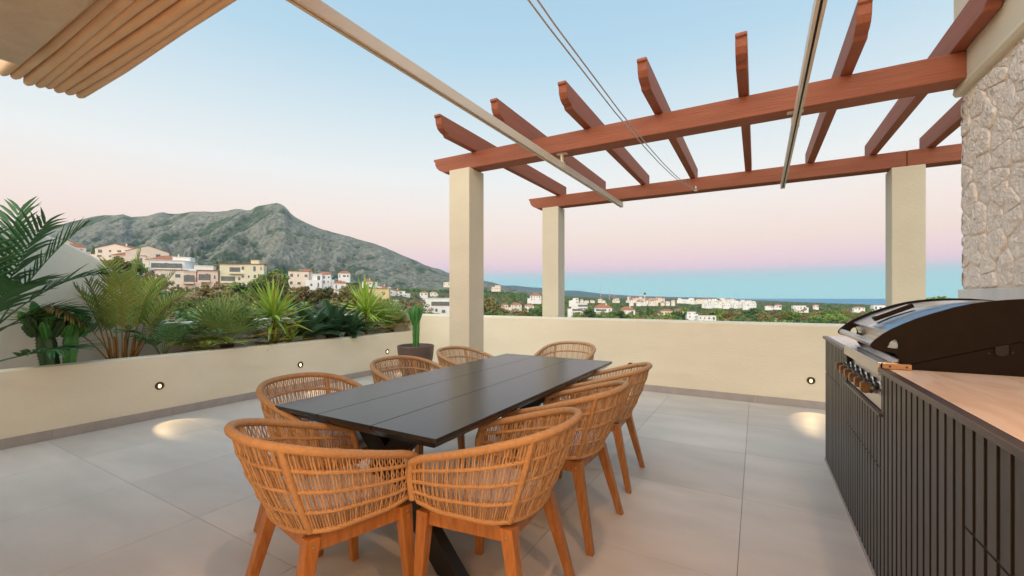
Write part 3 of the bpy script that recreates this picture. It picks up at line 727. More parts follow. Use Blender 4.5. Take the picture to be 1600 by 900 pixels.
# timber frame
fl, bl = (0.222, 0.222), (0.178, -0.150)
ap = [((-fl[0], fl[1]), (fl[0], fl[1])), ((-bl[0], bl[1]), (bl[0], bl[1])), ((-fl[0], fl[1]), (-bl[0], bl[1])), ((fl[0], fl[1]), (bl[0], bl[1]))]
for (a, b) in ap:
    a3, b3 = Vector((a[0], a[1], 0.408)), Vector((b[0], b[1], 0.408)); d = (b3-a3); L = d.length; d.normalize(); n_ = Vector((-d.y, d.x, 0))
    MB().obox((a3+b3)/2, d*(L/2-0.018), n_*0.012, Vector((0,0,0.029))).build('seat_frame', M_teak, chair, local=True, bevel=0.003)
for (tx, ty), (fx, fy) in (((fl[0], fl[1]), (0.24, 0.25)), ((-fl[0], fl[1]), (-0.24, 0.25)), ((bl[0], bl[1]), (0.245, -0.255)), ((-bl[0], bl[1]), (-0.245, -0.255))):
    lg = MB().taper((fx, fy, 0.0), (tx, ty, 0.436), 0.0165, 0.0175, 0.026, 0.028).build('leg', M_teak, chair, local=True, bevel=0.0035)
    sx = 1 if tx > 0 else -1; t_ = 0.41/0.436; cx_, cy_ = lerp(fx, tx, t_), lerp(fy, ty, t_)
    sc2 = MB(); vs = []; n = 10
    for k in range(n):
        an = 2*math.pi*k/n; vs.append((cx_+sx*0.0255, cy_+0.0055*math.cos(an), 0.41+0.0055*math.sin(an)))
    for k in range(n):
        an = 2*math.pi*k/n; vs.append((cx_+sx*0.0285, cy_+0.0045*math.cos(an), 0.41+0.0045*math.sin(an)))
    sc2.add(vs, [(k, (k+1) % n, n+(k+1) % n, n+k) for k in range(n)]+[tuple(n+k for k in range(n))])
    sc2.build('screw', M_screw, lg, local=True)
spots = [(-1.575, 1.185, R(-11), 'woven tan rope armchair at the near end of the black table'),
 (-0.985, 1.60, R(90), 'woven tan rope armchair on the right side, nearest the bottom of the photo'),
 (-0.985, 2.36, R(90), 'woven tan rope armchair in the middle of the right side of the table'),
 (-1.015, 3.14, R(90), 'woven tan rope armchair on the right side closest to the parapet'),
 (-1.74, 4.10, R(180), 'woven tan rope armchair at the far end of the black table'),
 (-2.205, 1.64, R(-90), 'woven tan rope armchair on the left side at the near left table corner'),
 (-2.28, 2.52, R(-90), 'woven tan rope armchair in the middle of the left side, before the potted cactus'),
 (-2.30, 3.33, R(-90), 'woven tan rope armchair on the left side in front of the cream column')]
for i, (x, y, rz, lab) in enumerate(spots):
    c = chair if i == 0 else copy_tree(chair)
    c.location = (x, y, 0.0); c.rotation_euler = (0, 0, rz + R((0, 1.5, -2.0, 2.5, -3, 2, -2.5, 1.5)[i])); c['label'] = lab

# ================================================================== COUNTER + GRILL
CX = 0.477; GY0, GY1 = 2.49, 3.33; ZC = 1.008; YB, YF = -0.9, 4.30
ctr = thing('kitchen_counter', (0.9, 2.0, 0), 'outdoor kitchen counter clad in dark vertical slats under a peach marble top', 'counter')
car = MB().box(CX+0.016, 1.27, YB, YF-0.016, 0.0, 0.79).box(CX+0.016, 1.27, YB, GY0-0.02, 0.79, 0.985).box(CX+0.016, 1.27, GY1+0.02, YF-0.016, 0.79, 0.985)
car.build('carcass', M_black, ctr)
pitch = 0.064; y = YF - 0.004
segs_of = lambda yc: ([(0.012, 0.541), (0.549, 0.785)] if GY0-0.0 < yc < GY1+0.03 else [(0.012, 0.716), (0.724, 0.985)] if yc > 3.60 else [(0.012, 0.985)] if yc > 1.60 else [(0.012, 0.697), (0.705, 0.985)])
while y > YB+0.05:
    y0 = y-0.0445
    for z0, z1 in segs_of((y+y0)/2):
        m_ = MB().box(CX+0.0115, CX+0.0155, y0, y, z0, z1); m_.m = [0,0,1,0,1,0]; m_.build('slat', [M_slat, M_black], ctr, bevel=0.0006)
    y -= pitch
x = CX+0.03
while x < 1.24:      # end face slats
    MB().box(x, x+0.047, YF-0.015, YF, 0.012, 0.985).build('slat', M_slat, ctr, bevel=0.002); x += pitch
for (a, b) in ((YB, GY0-0.018), (GY1+0.018, YF+0.004)):
    MB().box(CX-0.006, CX+0.026, a, b, 0.986, ZC).build('edge_trim', M_cap, ctr, bevel=0.002)
    MB().box(CX+0.027, 1.29, a, b, 0.986, ZC-0.001).build('countertop', M_pmarble, ctr, bevel=0.002)
MB().box(1.20, 1.29, GY0-0.017, GY1+0.017, 0.986, ZC-0.001).build('countertop', M_pmarble, ctr, bevel=0.002)
MB().box(CX-0.002, CX+0.02, GY0-0.017, GY1+0.017, 0.787, 0.800).build('drawer_lip', M_cap, ctr, bevel=0.002)
MB().box(CX+0.004, CX+0.05, YB, YF, 0.0, 0.0115).build('plinth', M_skirt, ctr)

gr = thing('gas_grill', (0.85, 2.91, 0.8), 'built in stainless gas grill with brown sided roll hood and six bronze knobs', 'grill')
def curve_plate(name, outer, holes, y0, y1, m, parent):
    cu_ = bpy.data.curves.new(name, 'CURVE'); cu_.dimensions = '2D'; cu_.fill_mode = 'BOTH'; cu_.extrude = (y1-y0)/2; cu_.bevel_depth = 0.0012; cu_.bevel_resolution = 1
    for pl in [outer]+holes:
        sp = cu_.splines.new('POLY'); sp.points.add(len(pl)-1); sp.use_cyclic_u = True
        for i, (a, b) in enumerate(pl): sp.points[i].co = (a, b, 0, 1)
    ob = bpy.data.objects.new('tmp', cu_); COL.objects.link(ob); dg = bpy.context.evaluated_depsgraph_get(); dg.update()
    me = bpy.data.meshes.new_from_object(ob.evaluated_get(dg)); bpy.data.objects.remove(ob)
    off = origin(parent)
    me.transform(Matrix(((1,0,0,-off.x),(0,0,1,(y0+y1)/2-off.y),(0,1,0,-off.z),(0,0,0,1)))); me.name = name
    me.materials.clear(); me.materials.append(m); me.flip_normals() if False else None
    o = bpy.data.objects.new(name, me); COL.objects.link(o); o.parent = parent; return o
def smooth_pts(pl, n=2):
    for _ in range(n):
        out = []
        for i in range(len(pl)):
            p, q = pl[i], pl[(i+1) % len(pl)]
            out += [(p[0]*.75+q[0]*.25, p[1]*.75+q[1]*.25), (p[0]*.25+q[0]*.75, p[1]*.25+q[1]*.75)]
        pl = out
    return pl
top = [(0.447,1.112),(0.460,1.130),(0.487,1.157),(0.516,1.180),(0.555,1.204),(0.60,1.229),(0.655,1.2535),(0.719,1.279),(0.77,1.294),(0.82,1.304),(0.87,1.310),(0.914,1.3135),(0.97,1.315),(1.04,1.313),(1.12,1.305),(1.19,1.293),(1.225,1.283)]
low = [(1.238,1.27),(1.236,1.255),(0.914,1.150),(0.575,1.032),(0.556,1.031),(0.545,1.040),(0.540,1.062),(0.531,1.074),(0.515,1.079),(0.48,1.083),(0.458,1.090),(0.446,1.100)]
hole = smooth_pts([(0.497,1.099),(0.506,1.110),(0.508,1.122),(0.518,1.134),(0.532,1.138),(0.540,1.120),(0.541,1.096),(0.524,1.095)], 2)
for ya, yb in ((GY0-0.030, GY0-0.016), (GY1+0.016, GY1+0.030)):
    curve_plate('hood_side', top+low, [hole], ya, yb, M_plate, gr)
inn = [(a+0.004, b-0.010) for a, b in top[3:]]
hd = MB(); nh = len(inn); ya, yb = GY0-0.0145, GY1+0.0145
pth = [(0.552,1.062),(0.540,1.12)] + [(inn[0][0]-0.004, inn[0][1]-0.006)] + inn + [(1.236,1.262)]
npt = len(pth); NY = 2
hd.add([(a, yy, b) for yy in (ya, yb) for a, b in pth], [(i, i+1, npt+i+1, npt+i) for i in range(npt-1)])
hood = hd.build('hood', M_steel, gr)
hood.data.polygons.foreach_set('use_smooth', [False, False]+[True]*(npt-3))
sol = hood.modifiers.new('thickness', 'SOLIDIFY'); sol.thickness = 0.004; sol.offset = -1
mh = MB().tube([(0.466, GY0-0.015, 1.108), (0.466, GY1+0.015, 1.108)], 0.0165, 20); mh.build('handle', M_steel2, gr, smooth=True)
# dark thermometer housing lying along the hood
bx = MB(); q0, q1 = Vector((0.545, 2.93, 1.196)), Vector((0.70, 2.93, 1.272)); dq = (q1-q0).normalized(); up = Vector((-dq.z, 0, dq.x))
bx.obox((q0+q1)/2+up*0.010, dq*0.086, Vector((0, 0.024, 0)), up*0.011); bx.build('thermometer_housing', M_plate, gr, bevel=0.003)
MB().obox((q0+q1)/2+up*0.0220, dq*0.070, Vector((0, 0.012, 0)), up*0.0008).build('scale_strip', M_steel, gr)
# firebox sides below the hood
for ya in (GY0-0.028, GY1+0.016):
    MB().prism([(0.570,1.022),(0.585,1.0315),(0.914,1.146),(1.236,1.25),(1.24,0.99),(0.55,0.99),(0.55,1.018)], 'xz', ya+0.001, ya+0.011).build('firebox_side', M_plate, gr)
ym = GY0-0.031
MB().prism([(0.832,1.122),(0.832,1.094),(0.842,1.085),(0.86,1.085),(0.870,1.094),(0.870,1.133)], 'xz', ym-0.006, ym+0.0).build('hinge_plate', M_black, gr, bevel=0.002)
for sx_ in (0.816, 0.882): MB().tube([(sx_, ym-0.004, 1.098+(sx_-0.85)*0.1), (sx_, ym+0.002, 1.098+(sx_-0.85)*0.1)], 0.005, 10).build('screw', M_black, gr)
MB().box(1.02, 1.055, ym-0.006, ym+0.0, 1.165, 1.19).build('hinge_plate', M_black, gr, bevel=0.002)
# steel deck, fascia, control panel
MB().box(CX-0.004, 0.60, GY0-0.012, GY1+0.012, 1.022, 1.030).build('front_deck', M_steel, gr, bevel=0.002)
MB().prism([(0.52,1.031),(0.555,1.046),(0.60,1.046),(0.60,1.031)], 'xz', GY0+0.0, GY1-0.0).build('drip_ledge', M_steel, gr, bevel=0.002)
MB().box(0.602, 1.19, GY0-0.012, GY1+0.012, 0.99, 1.03).build('firebox', M_plate, gr)
MB().box(CX-0.004, CX+0.006, GY0-0.012, GY1+0.012, 0.972, 1.0215).build('fascia', M_steel2, gr, bevel=0.002)
MB().add([(CX+0.045,GY0-0.012,0.971),(CX+0.045,GY1+0.012,0.971),(CX+0.02,GY1+0.012,0.805),(CX+0.02,GY0-0.012,0.805),(CX+0.06,GY0-0.012,0.971),(CX+0.06,GY1+0.012,0.971),(CX+0.05,GY1+0.012,0.805),(CX+0.05,GY0-0.012,0.805)],
     [(0,1,2,3),(7,6,5,4),(0,4,5,1),(1,5,6,2),(2,6,7,3),(3,7,4,0)]).build('control_panel', M_steel2, gr)
kn = None
for k in range(6):
    yk = 2.60+0.143*k
    body = MB()
    prof_k = [(0.034, 0.0), (0.034, -0.008), (0.026, -0.012), (0.026, -0.028), (0.0235, -0.030), (0.0235, -0.034), (0.026, -0.036), (0.026, -0.046), (0.023, -0.048)]
    if kn is None:
        vs = []; fs = []; n = 24
        for r_, xk in prof_k:
            for q in range(n): vs.append((xk, r_*math.cos(2*math.pi*q/n), r_*math.sin(2*math.pi*q/n)))
        for a in range(len(prof_k)-1):
            for q in range(n): fs.append((a*n+q, a*n+(q+1) % n, (a+1)*n+(q+1) % n, (a+1)*n+q))
        fs.append(tuple((len(prof_k)-1)*n+q for q in range(n)))
        body.add(vs, fs); me_k = body.mesh('knob', M_chrome, smooth=False)
        gp = MB(); pr = [(-0.049, 0.026), (-0.060, 0.0275), (-0.072, 0.0265), (-0.080, 0.022)]
        vs = []; n = 20
        for xk, r_ in pr:
            for q in range(n):
                an = 2*math.pi*q/n; vs.append((xk, max(-0.015, min(0.015, r_*math.cos(an))), r_*math.sin(an)))
        fs = [(a*n+q, a*n+(q+1) % n, (a+1)*n+(q+1) % n, (a+1)*n+q) for a in range(len(pr)-1) for q in range(n)]+[tuple(range(n)), tuple((len(pr)-1)*n+q for q in range(n))]
        gp.add(vs, fs); me_g = gp.mesh('grip', M_bronze, smooth=False)
        kn = True
    ko = inst('knob', me_k, gr, loc=Vector((CX+0.033, yk, 0.894))-origin(gr)); inst('grip', me_g, ko)
ws = thing('wood_strip', (0.52, GY0-0.045, ZC), 'small light wood strip with a screw hole at the corner of the grill', 'wood strip')
MB().obox((0.530, GY0-0.045, ZC+0.012), Vector((0.047, 0.0, 0)), Vector((0, 0.011, 0)), Vector((0,0,0.011))).build('strip', M_oak, ws, bevel=0.002)
for xx in (0.505, 0.560): MB().tube([(xx, GY0-0.0575, ZC+0.012), (xx, GY0-0.0555, ZC+0.012)], 0.004, 10).build('screw_hole', M_black, ws)

# ================================================================== PLANTS ON THE TERRACE
def frame_from(d, up=Vector((0,0,1)), roll=0.0, scale=1.0, loc=(0,0,0)):
    x = Vector(d).normalized(); y = up.cross(x)
    if y.length < 1e-3: y = Vector((0,1,0)).cross(x)
    y.normalize(); z = x.cross(y)
    m = Matrix(((x.x,y.x,z.x,0),(x.y,y.y,z.y,0),(x.z,y.z,z.z,0),(0,0,0,1)))
    m = m @ Matrix.Rotation(roll, 4, 'X') @ Matrix.Scale(scale, 4); m.translation = loc; return m

def leaflet(m, p, d, L, w, droop, nrm, seg=3, mi=0):
    """a narrow folded leaf from p along d"""
    d = d.normalized(); side = d.cross(nrm).normalized(); pts = []; q = p.copy(); dd = d.copy()
    st = L/seg
    for k in range(seg+1):
        t = k/seg; ww = w*math.sin(math.pi*(0.12+0.88*t)**0.8)*0.5 if k < seg else 0.0008
        pts.append((q - side*ww, q + nrm*ww*0.35*0 - nrm*ww*0.5, q + side*ww)); dd = (dd + Vector((0,0,-droop/seg))).normalized(); q = q + dd*st
    vs = [v for tr in pts for v in tr]; fs = []
    for k in range(seg):
        a = k*3; fs += [(a, a+1, a+4, a+3), (a+1, a+2, a+5, a+4)]
    m.add(vs, fs, mi)

def pinnate(name, root, base, direction, L, arch, nl, ll, lw, mleaf, mstem, petiole=0.3, rs=random, ldroop=0.35, vee=0.5, stem_r=0.008, seg=3, fwd=0.55):
    """one feather frond: arching rachis with leaflets both sides"""
    m = MB(); d = Vector(direction).normalized(); q = Vector(base); n = 18; path = [q.copy()]; dirs = [d.copy()]
    for k in range(n):
        d = (d + Vector((0,0,-arch/n*(0.3+1.4*k/n)))).normalized(); q = q + d*(L/n); path.append(q.copy()); dirs.append(d.copy())
    m.tube(path, [stem_r*(1-0.8*k/n) for k in range(n+1)], 5, mi=1)
    for i in range(nl):
        t = petiole + (1-petiole)*(i+0.5)/nl; f = t*n; k = min(n-1, int(f)); p = path[k].lerp(path[k+1], f-k); dd = dirs[k]
        side = dd.cross(Vector((0,0,1)))
        if side.length < 1e-3: side = Vector((1,0,0))
        side.normalize(); up = side.cross(dd).normalized()
        prof = math.sin(math.pi*min(1, 0.18+0.82*(t-petiole)/(1-petiole)*0.93))**0.6
        for sg in (-1, 1):
            ld = (side*sg + dd*(fwd+0.9*(t**3)) + up*vee*(0.8+0.4*rs.random())).normalized()
            leaflet(m, p, ld, ll*prof*rs.uniform(0.85, 1.1), lw, ldroop*rs.uniform(0.6,1.4), (up - ld*up.dot(ld)).normalized(), seg)
    return m.build(name, [mleaf, mstem], root, fix=False)

def clump_root(name, px_, X, z, label, cat, group=None):
    u = (px_-800)/F; k = (u*CA-SA)/(u*SA+CA); return thing(name, (X, X/k, z), label, cat, group)
ZS = 0.585
# big kentia at the left edge
rs = random.Random(3)
ken = thing('kentia_palm', (-6.15, 1.02, ZS), 'tall dark green feather palm at the left edge with fronds reaching over the arched wall', 'palm')
b = origin(ken)
MB().tube([b, b+Vector((0.02,0.02,0.5))], [0.05,0.035], 10).build('trunk', M_fibre, ken, smooth=True)
for (dx, dy, dz, L, ar, z0) in ((0.12,0.42,1.0,1.30,0.55,0.35),(0.25,0.20,1.0,1.15,0.75,0.40),(0.10,0.62,0.85,1.05,1.05,0.40),(0.20,0.62,0.70,0.66,1.3,0.35),(0.12,0.70,0.45,0.60,1.2,0.40),
                                  (0.45,-0.2,1.0,1.2,1.0,0.40),(-0.1,0.15,1.0,1.2,0.7,0.45),(0.40,0.10,0.9,0.75,1.5,0.35),(0.10,-0.4,1.0,1.2,1.0,0.40),(0.62,0.42,0.22,0.74,0.25,0.12)):
    pinnate('frond', ken, b+Vector((0,0,z0)), (dx,dy,dz), L, ar, 16, 0.42, 0.034, M_kentia, M_kentia, 0.36, rs, ldroop=0.5, vee=0.40, stem_r=0.009, fwd=0.8)
# areca
are = clump_root('areca_palm', 192, -6.15, ZS, 'bushy yellow green areca palm with orange stems beside the candelabra cactus', 'palm'); b = origin(are)
fr_ = 0
for i in range(17):
    an = i*2.399; tilt = 0.08+0.50*((i*7) % 17)/17; L = rs.uniform(0.85, 1.15)
    d = Vector((math.cos(an)*tilt*0.75, math.sin(an)*tilt*1.15, 1.0)); bb = b+Vector((math.cos(an)*0.06, math.sin(an)*0.10, 0))
    pale = (i in (9, 14)); pinnate('frond', are, bb, d, L, 1.0+tilt*1.0, 20, 0.28, 0.020, M_arecap if pale else M_areca, M_stemo, 0.40, rs, ldroop=0.35, vee=0.55, stem_r=0.0085, fwd=0.9, seg=2)
pinnate('frond', are, b, (0.02, 0.10, 1.0), 1.30, 0.35, 30, 0.18, 0.015, M_areca, M_stemo, 0.45, rs, ldroop=0.2, vee=0.6, fwd=1.6)
pinnate('frond', are, b+Vector((0,-.05,0)), (0.20, -0.50, 1.0), 0.95, 1.1, 18, 0.20, 0.024, M_arecap, M_stemo, 0.55, rs, ldroop=1.4, vee=0.0)
for k in range(7):
    an = k*0.9; MB().tube([b+Vector((math.cos(an)*0.05, math.sin(an)*0.09, 0)), b+Vector((math.cos(an)*0.07, math.sin(an)*0.12, 0.30))], [0.017, 0.010], 8).build('stem', M_stemo, are, smooth=True)
# small palm
smp = clump_root('small_palm', 254, -6.05, ZS, 'small dark green palm between the areca palm and the fan palm', 'palm'); b = origin(smp)
for i in range(8):
    an = i*2.399+0.5; pinnate('frond', smp, b, (math.cos(an)*0.35, math.sin(an)*0.45, 1.0), rs.uniform(0.45,0.62), 1.5, 13, 0.22, 0.022, M_smallpalm, M_smallpalm, 0.42, rs, ldroop=0.7, vee=0.2, stem_r=0.005, fwd=0.9, seg=2)
sm2 = clump_root('small_palm', 312, -5.98, ZS, 'low olive green palm seedling just left of the wide fan palm', 'palm'); b = origin(sm2)
for i in range(7):
    an = i*2.399+1.5; pinnate('frond', sm2, b, (math.cos(an)*0.5, math.sin(an)*0.6, 1.0), rs.uniform(0.32,0.45), 1.6, 11, 0.17, 0.018, M_areca, M_areca, 0.40, rs, ldroop=0.7, vee=0.2, stem_r=0.004, fwd=0.9, seg=2)
# ribbed cactus stems
def cactus_stem(name, parent, base, top, r_, ribs=5, m=M_cactus, taper=True, n=14, spikes=True, rot=0.0, waist=0.0):
    base, top = Vector(base), Vector(top); ax = top-base; L = ax.length; mm = frame_from(ax, up=Vector((0.3,1,0.1)))
    mb = MB(); K = ribs*4; vs = []; fs = []
    for i in range(n+1):
        t = i/n; rr_ = r_*(0.80+0.2*math.sin(t*3.0)) * (1-waist*(1-t))
        if taper and t > 0.72: rr_ *= math.sqrt(max(0.0, 1-((t-0.72)/0.285)**2))
        wob = 1+0.05*math.sin(t*L/0.05*math.pi*1.0)
        for k in range(K):
            an = 2*math.pi*k/K+rot+0.25*t; rib = 1.0 if k % 4 == 0 else (0.50 if k % 4 == 2 else 0.72)
            rr2 = rr_*(rib*(wob if k % 4 == 0 else 1)); vs.append(mm @ Vector((t*L, rr2*math.cos(an), rr2*math.sin(an))) + base)
    for i in range(n):
        for k in range(K): fs.append((i*K+k, i*K+(k+1) % K, (i+1)*K+(k+1) % K, (i+1)*K+k))
    fs.append(tuple(range(K-1,-1,-1))); fs.append(tuple(n*K+k for k in range(K)))
    mb.add(vs, fs)
    if spikes:
        for i in range(1, int(L/0.036)):
            t = i*0.032/L; rr_ = r_*(0.80+0.2*math.sin(t*3.0))*(1-waist*(1-t))
            if taper and t > 0.72: rr_ *= math.sqrt(max(0.0, 1-((t-0.72)/0.285)**2))
            for k in range(ribs):
                an = 2*math.pi*k/ribs+rot+0.25*t; c = mm @ Vector((t*L, rr_*math.cos(an), rr_*math.sin(an))) + base; o_ = (mm @ Vector((0.2, math.cos(an), math.sin(an)))).normalized()
                sd_ = o_.cross(ax).normalized(); a_ = ax.normalized()
                mb.add([c-a_*0.005, c+a_*0.005, c+sd_*0.004, c-sd_*0.004, c+o_*0.011], [(0,2,4),(2,1,4),(1,3,4),(3,0,4)])
    return mb.build(name, m, parent)
cac = clump_root('candelabra_cactus', 98, -6.10, ZS, 'thick dark green candelabra cactus with clustered arms before the arched wall', 'cactus'); b = origin(cac)
# picture right is mostly +Y here
cactus_stem('stem', cac, b+Vector((0,-0.075,-0.05)), b+Vector((0.0,-0.14,0.50)), 0.080, 4, M_cactusd, taper=True, rot=0.4)
cactus_stem('stem', cac, b+Vector((0.03,0.035,-0.05)), b+Vector((0.03,0.06,0.52)), 0.072, 4, M_cactus, taper=True, rot=0.8)
for (dy, dz, ey, ez, r_, m_, dx) in ((-0.16,0.38,-0.30,0.60,0.055,M_cactus,0.02),(-0.14,0.40,-0.22,0.70,0.055,M_cactus,0.05),(-0.10,0.36,-0.12,0.62,0.062,M_cactus,0.08),(-0.08,0.35,-0.02,0.52,0.06,M_cactusd,0.1),
                              (0.06,0.34,0.08,0.58,0.062,M_cactus,0.08),(0.07,0.36,0.20,0.54,0.055,M_cactusd,0.03),(0.06,0.33,0.25,0.46,0.05,M_cactusd,0.06),(0.02,0.38,0.03,0.60,0.055,M_cactusd,-0.03),(-0.2,0.36,-0.27,0.48,0.05,M_cactusd,0.04),(0.12,0.34,0.16,0.44,0.05,M_cactus,0.09),(-0.06,0.42,-0.06,0.64,0.05,M_cactus,0.0),(-0.18,0.40,-0.26,0.56,0.05,M_cactusd,0.09),(0.10,0.36,0.14,0.62,0.05,M_cactus,0.02),(-0.12,0.34,-0.17,0.50,0.05,M_cactus,0.12),(0.0,0.34,0.02,0.46,0.048,M_cactus,0.13)):
    cactus_stem('arm', cac, b+Vector((dx*0.4,dy,dz)), b+Vector((dx,ey,ez)), r_*0.80, 5, m_, n=12, rot=dy*9)
# potted cactus
pot = thing('plant_pot', (-4.70, 5.14, 0), 'round dark brown glazed pot standing in the corner by the parapet', 'plant pot')
MB().rev([(0.17,0.0),(0.185,0.01),(0.235,0.18),(0.268,0.36),(0.284,0.50),(0.288,0.545),(0.286,0.562),(0.272,0.566),(0.262,0.555),(0.258,0.49),(0.10,0.475),(0.001,0.475)], 40, origin(pot)).build('pot_body', M_pot, pot, smooth=True)
MB().rev([(0.262,0.478),(0.255,0.50),(0.14,0.512),(0.001,0.515)], 30, origin(pot)).build('soil', M_soil, pot)
pc = thing('potted_cactus', (-4.70, 5.14, 0.50), 'green columnar cactus with a crown of short arms growing in the brown pot', 'cactus'); b = origin(pc)
cactus_stem('stem', pc, b, b+Vector((0.01,0.0,0.72)), 0.060, 5, M_cactus, n=22, waist=0.05)
for k, (an, h, e, r_) in enumerate(((0.3,0.42,0.66,0.036),(1.5,0.40,0.62,0.036),(2.6,0.42,0.68,0.038),(3.7,0.38,0.64,0.036),(4.8,0.42,0.60,0.036),(5.7,0.40,0.70,0.034),(0.9,0.46,0.72,0.032))):
    c_, s_ = math.cos(an), math.sin(an); cactus_stem('arm', pc, b+Vector((c_*0.035,s_*0.035,h)), b+Vector((c_*0.115,s_*0.115,e)), r_*0.85, 4, M_cactus, n=9, rot=an)
# fan palms
def fan_leaf(name, root, base, d, petL, R_, mleaf, mstem, rs, nseg=17):
    m = MB(); d = Vector(d).normalized(); n = 6; q = Vector(base); path = [q.copy()]
    for k in range(n): d = (d+Vector((0,0,-0.05))).normalized(); q = q+d*petL/n; path.append(q.copy())
    m.tube(path, [0.006-0.0005*k for k in range(n+1)], 5, mi=1)
    side = d.cross(Vector((0,0,1)))
    if side.length < 1e-3: side = Vector((1,0,0))
    side.normalize(); up = side.cross(d).normalized(); tiltn = (up*0.9 + d*0.1).normalized()
    for k in range(nseg):
        a = R(-105)+R(210)*k/(nseg-1); dd = (d*math.cos(a)+side*math.sin(a)+up*0.22).normalized()
        leaflet(m, q, dd, R_*(0.72+0.28*math.cos(a*0.8))*rs.uniform(0.9,1.08), 0.029, rs.uniform(0.15,0.5), (tiltn - dd*tiltn.dot(dd)).normalized(), 3)
    return m.build(name, [mleaf, mstem], root, fix=False)
def fan_palm(px_, X, h, nl, petL, R_, label, seed, sprd=1.0, brown=()):
    rs = random.Random(seed); t = clump_root('fan_palm', px_, X, ZS, label, 'palm'); b = origin(t)
    tr = MB(); prof_ = [(0.05,0),(0.075,0.03),(0.07,h*0.6),(0.085,h),(0.03,h+0.04)]; tr.rev(prof_, 14, b)
    for k in range(60):
        an = rs.uniform(0, 6.28); z = rs.uniform(0.02, h); o_ = Vector((math.cos(an), math.sin(an), 0)); p = b+o_*0.065+Vector((0,0,z))
        tr.add([p+Vector((-o_.y,o_.x,0))*0.012, p-Vector((-o_.y,o_.x,0))*0.012, p+o_*0.035+Vector((0,0,0.035))], [(0,1,2)])
    tr.build('trunk', M_fibre, t, fix=False)
    for i in range(nl):
        an = i*2.399+seed; f = (i+0.5)/nl; el = lerp(0.12, 1.45, f**0.8); L = petL*rs.uniform(0.85,1.1)
        d = Vector((math.cos(an)*math.cos(el)*0.85*sprd, math.sin(an)*math.cos(el)*1.15*sprd, math.sin(el)))
        br = i in brown
        fan_leaf('fan_leaf', t, b+Vector((0,0,h)), d, L, R_*rs.uniform(0.85,1.1), M_fanb if br else M_fan, M_fanb if br else M_fan, rs)
fan_palm(355, -6.12, 0.10, 34, 0.36, 0.38, 'wide green fan palm with brown fringed leaves beside the first yucca', 5, 1.05, (0,1,2,4,6))
fan_palm(608, -6.10, 0.12, 28, 0.30, 0.34, 'green and browning fan palm at the far end of the planter by the potted cactus', 9, 1.0, (0,1,3,4,7))
# yuccas
def leaf_mesh(name, m, seg=6, w=0.030, droop=0.0, fold=0.45):
    mb = MB(); vs = []; fs = []
    for k in range(seg+1):
        t = k/seg; ww = w*(0.55+0.45*math.sin(math.pi*min(1, t*1.0+0.05)))*(1-t**5)*0.5 + (0.0006 if k == seg else 0)
        z = -droop*t*t; x = t*(1-0.25*droop*t); vs += [(x,-ww,z+ww*fold),(x,0,z),(x,ww,z+ww*fold)]
    for k in range(seg):
        a = k*3; fs += [(a,a+1,a+4,a+3),(a+1,a+2,a+5,a+4)]
    mb.add(vs, fs); return mb.mesh(name, m, smooth=False, fix=False)
YL = [leaf_mesh('leaf', M_yucca, w=0.072, droop=dr) for dr in (0.0, 0.05, 0.14)]; YY = [leaf_mesh('leaf', M_yuccay, w=0.07, droop=dr) for dr in (0.15, 0.4)]
def yucca(px_, X, heads, label, seed):
    rs = random.Random(seed); t = clump_root('yucca', px_, X, ZS, label, 'yucca'); b = origin(t)
    hmax = max(h[0] for h in heads)
    MB().tube([b, b+Vector((0.01,0.0,hmax*0.5)), b+Vector((0.0,0.01,hmax))], [0.032,0.026,0.02], 9).build('stem', M_stemo, t, smooth=True)
    for (h, nl, L, e0, e1, yel) in heads:
        for i in range(nl):
            an = i*2.399+rs.uniform(-0.2,0.2); f = (i+0.5)/nl; el = lerp(e0, e1, f)
            if math.cos(an) > -0.1 and h < 0.3: el = max(el, 0.35)
            d = Vector((math.cos(an)*math.cos(el), math.sin(an)*math.cos(el), math.sin(el))); ye = rs.random() < yel
            me = rs.choice(YY if ye else (YL[1:] if el < 0.5 else YL[:2])); off = Vector((0,0,h+rs.uniform(-0.05,0.05)*1.4))
            inst('leaf', me, t, frame_from(d, scale=L*rs.uniform(0.8,1.1), loc=off+d*0.01, roll=rs.uniform(-0.3,0.3)))
yucca(427, -6.02, [(0.44, 86, 0.58, -0.35, 1.5, 0.08), (0.26, 22, 0.50, -0.5, 0.7, 0.5), (0.10, 30, 0.50, -0.3, 0.8, 0.6)], 'bright green spiky yucca with yellow lower leaves, nearer of the two yuccas', 4)
yucca(452, -5.98, [(0.10, 34, 0.42, 0.05, 1.3, 0.55)], 'low stemless yucca with yellowish leaves tucked between the nearer yucca and the cycads', 14)
yucca(572, -6.05, [(0.46, 90, 0.62, -0.35, 1.5, 0.05), (0.18, 28, 0.55, -0.1, 0.9, 0.25)], 'bright green spiky yucca beyond the dark cycads in the planter', 6)
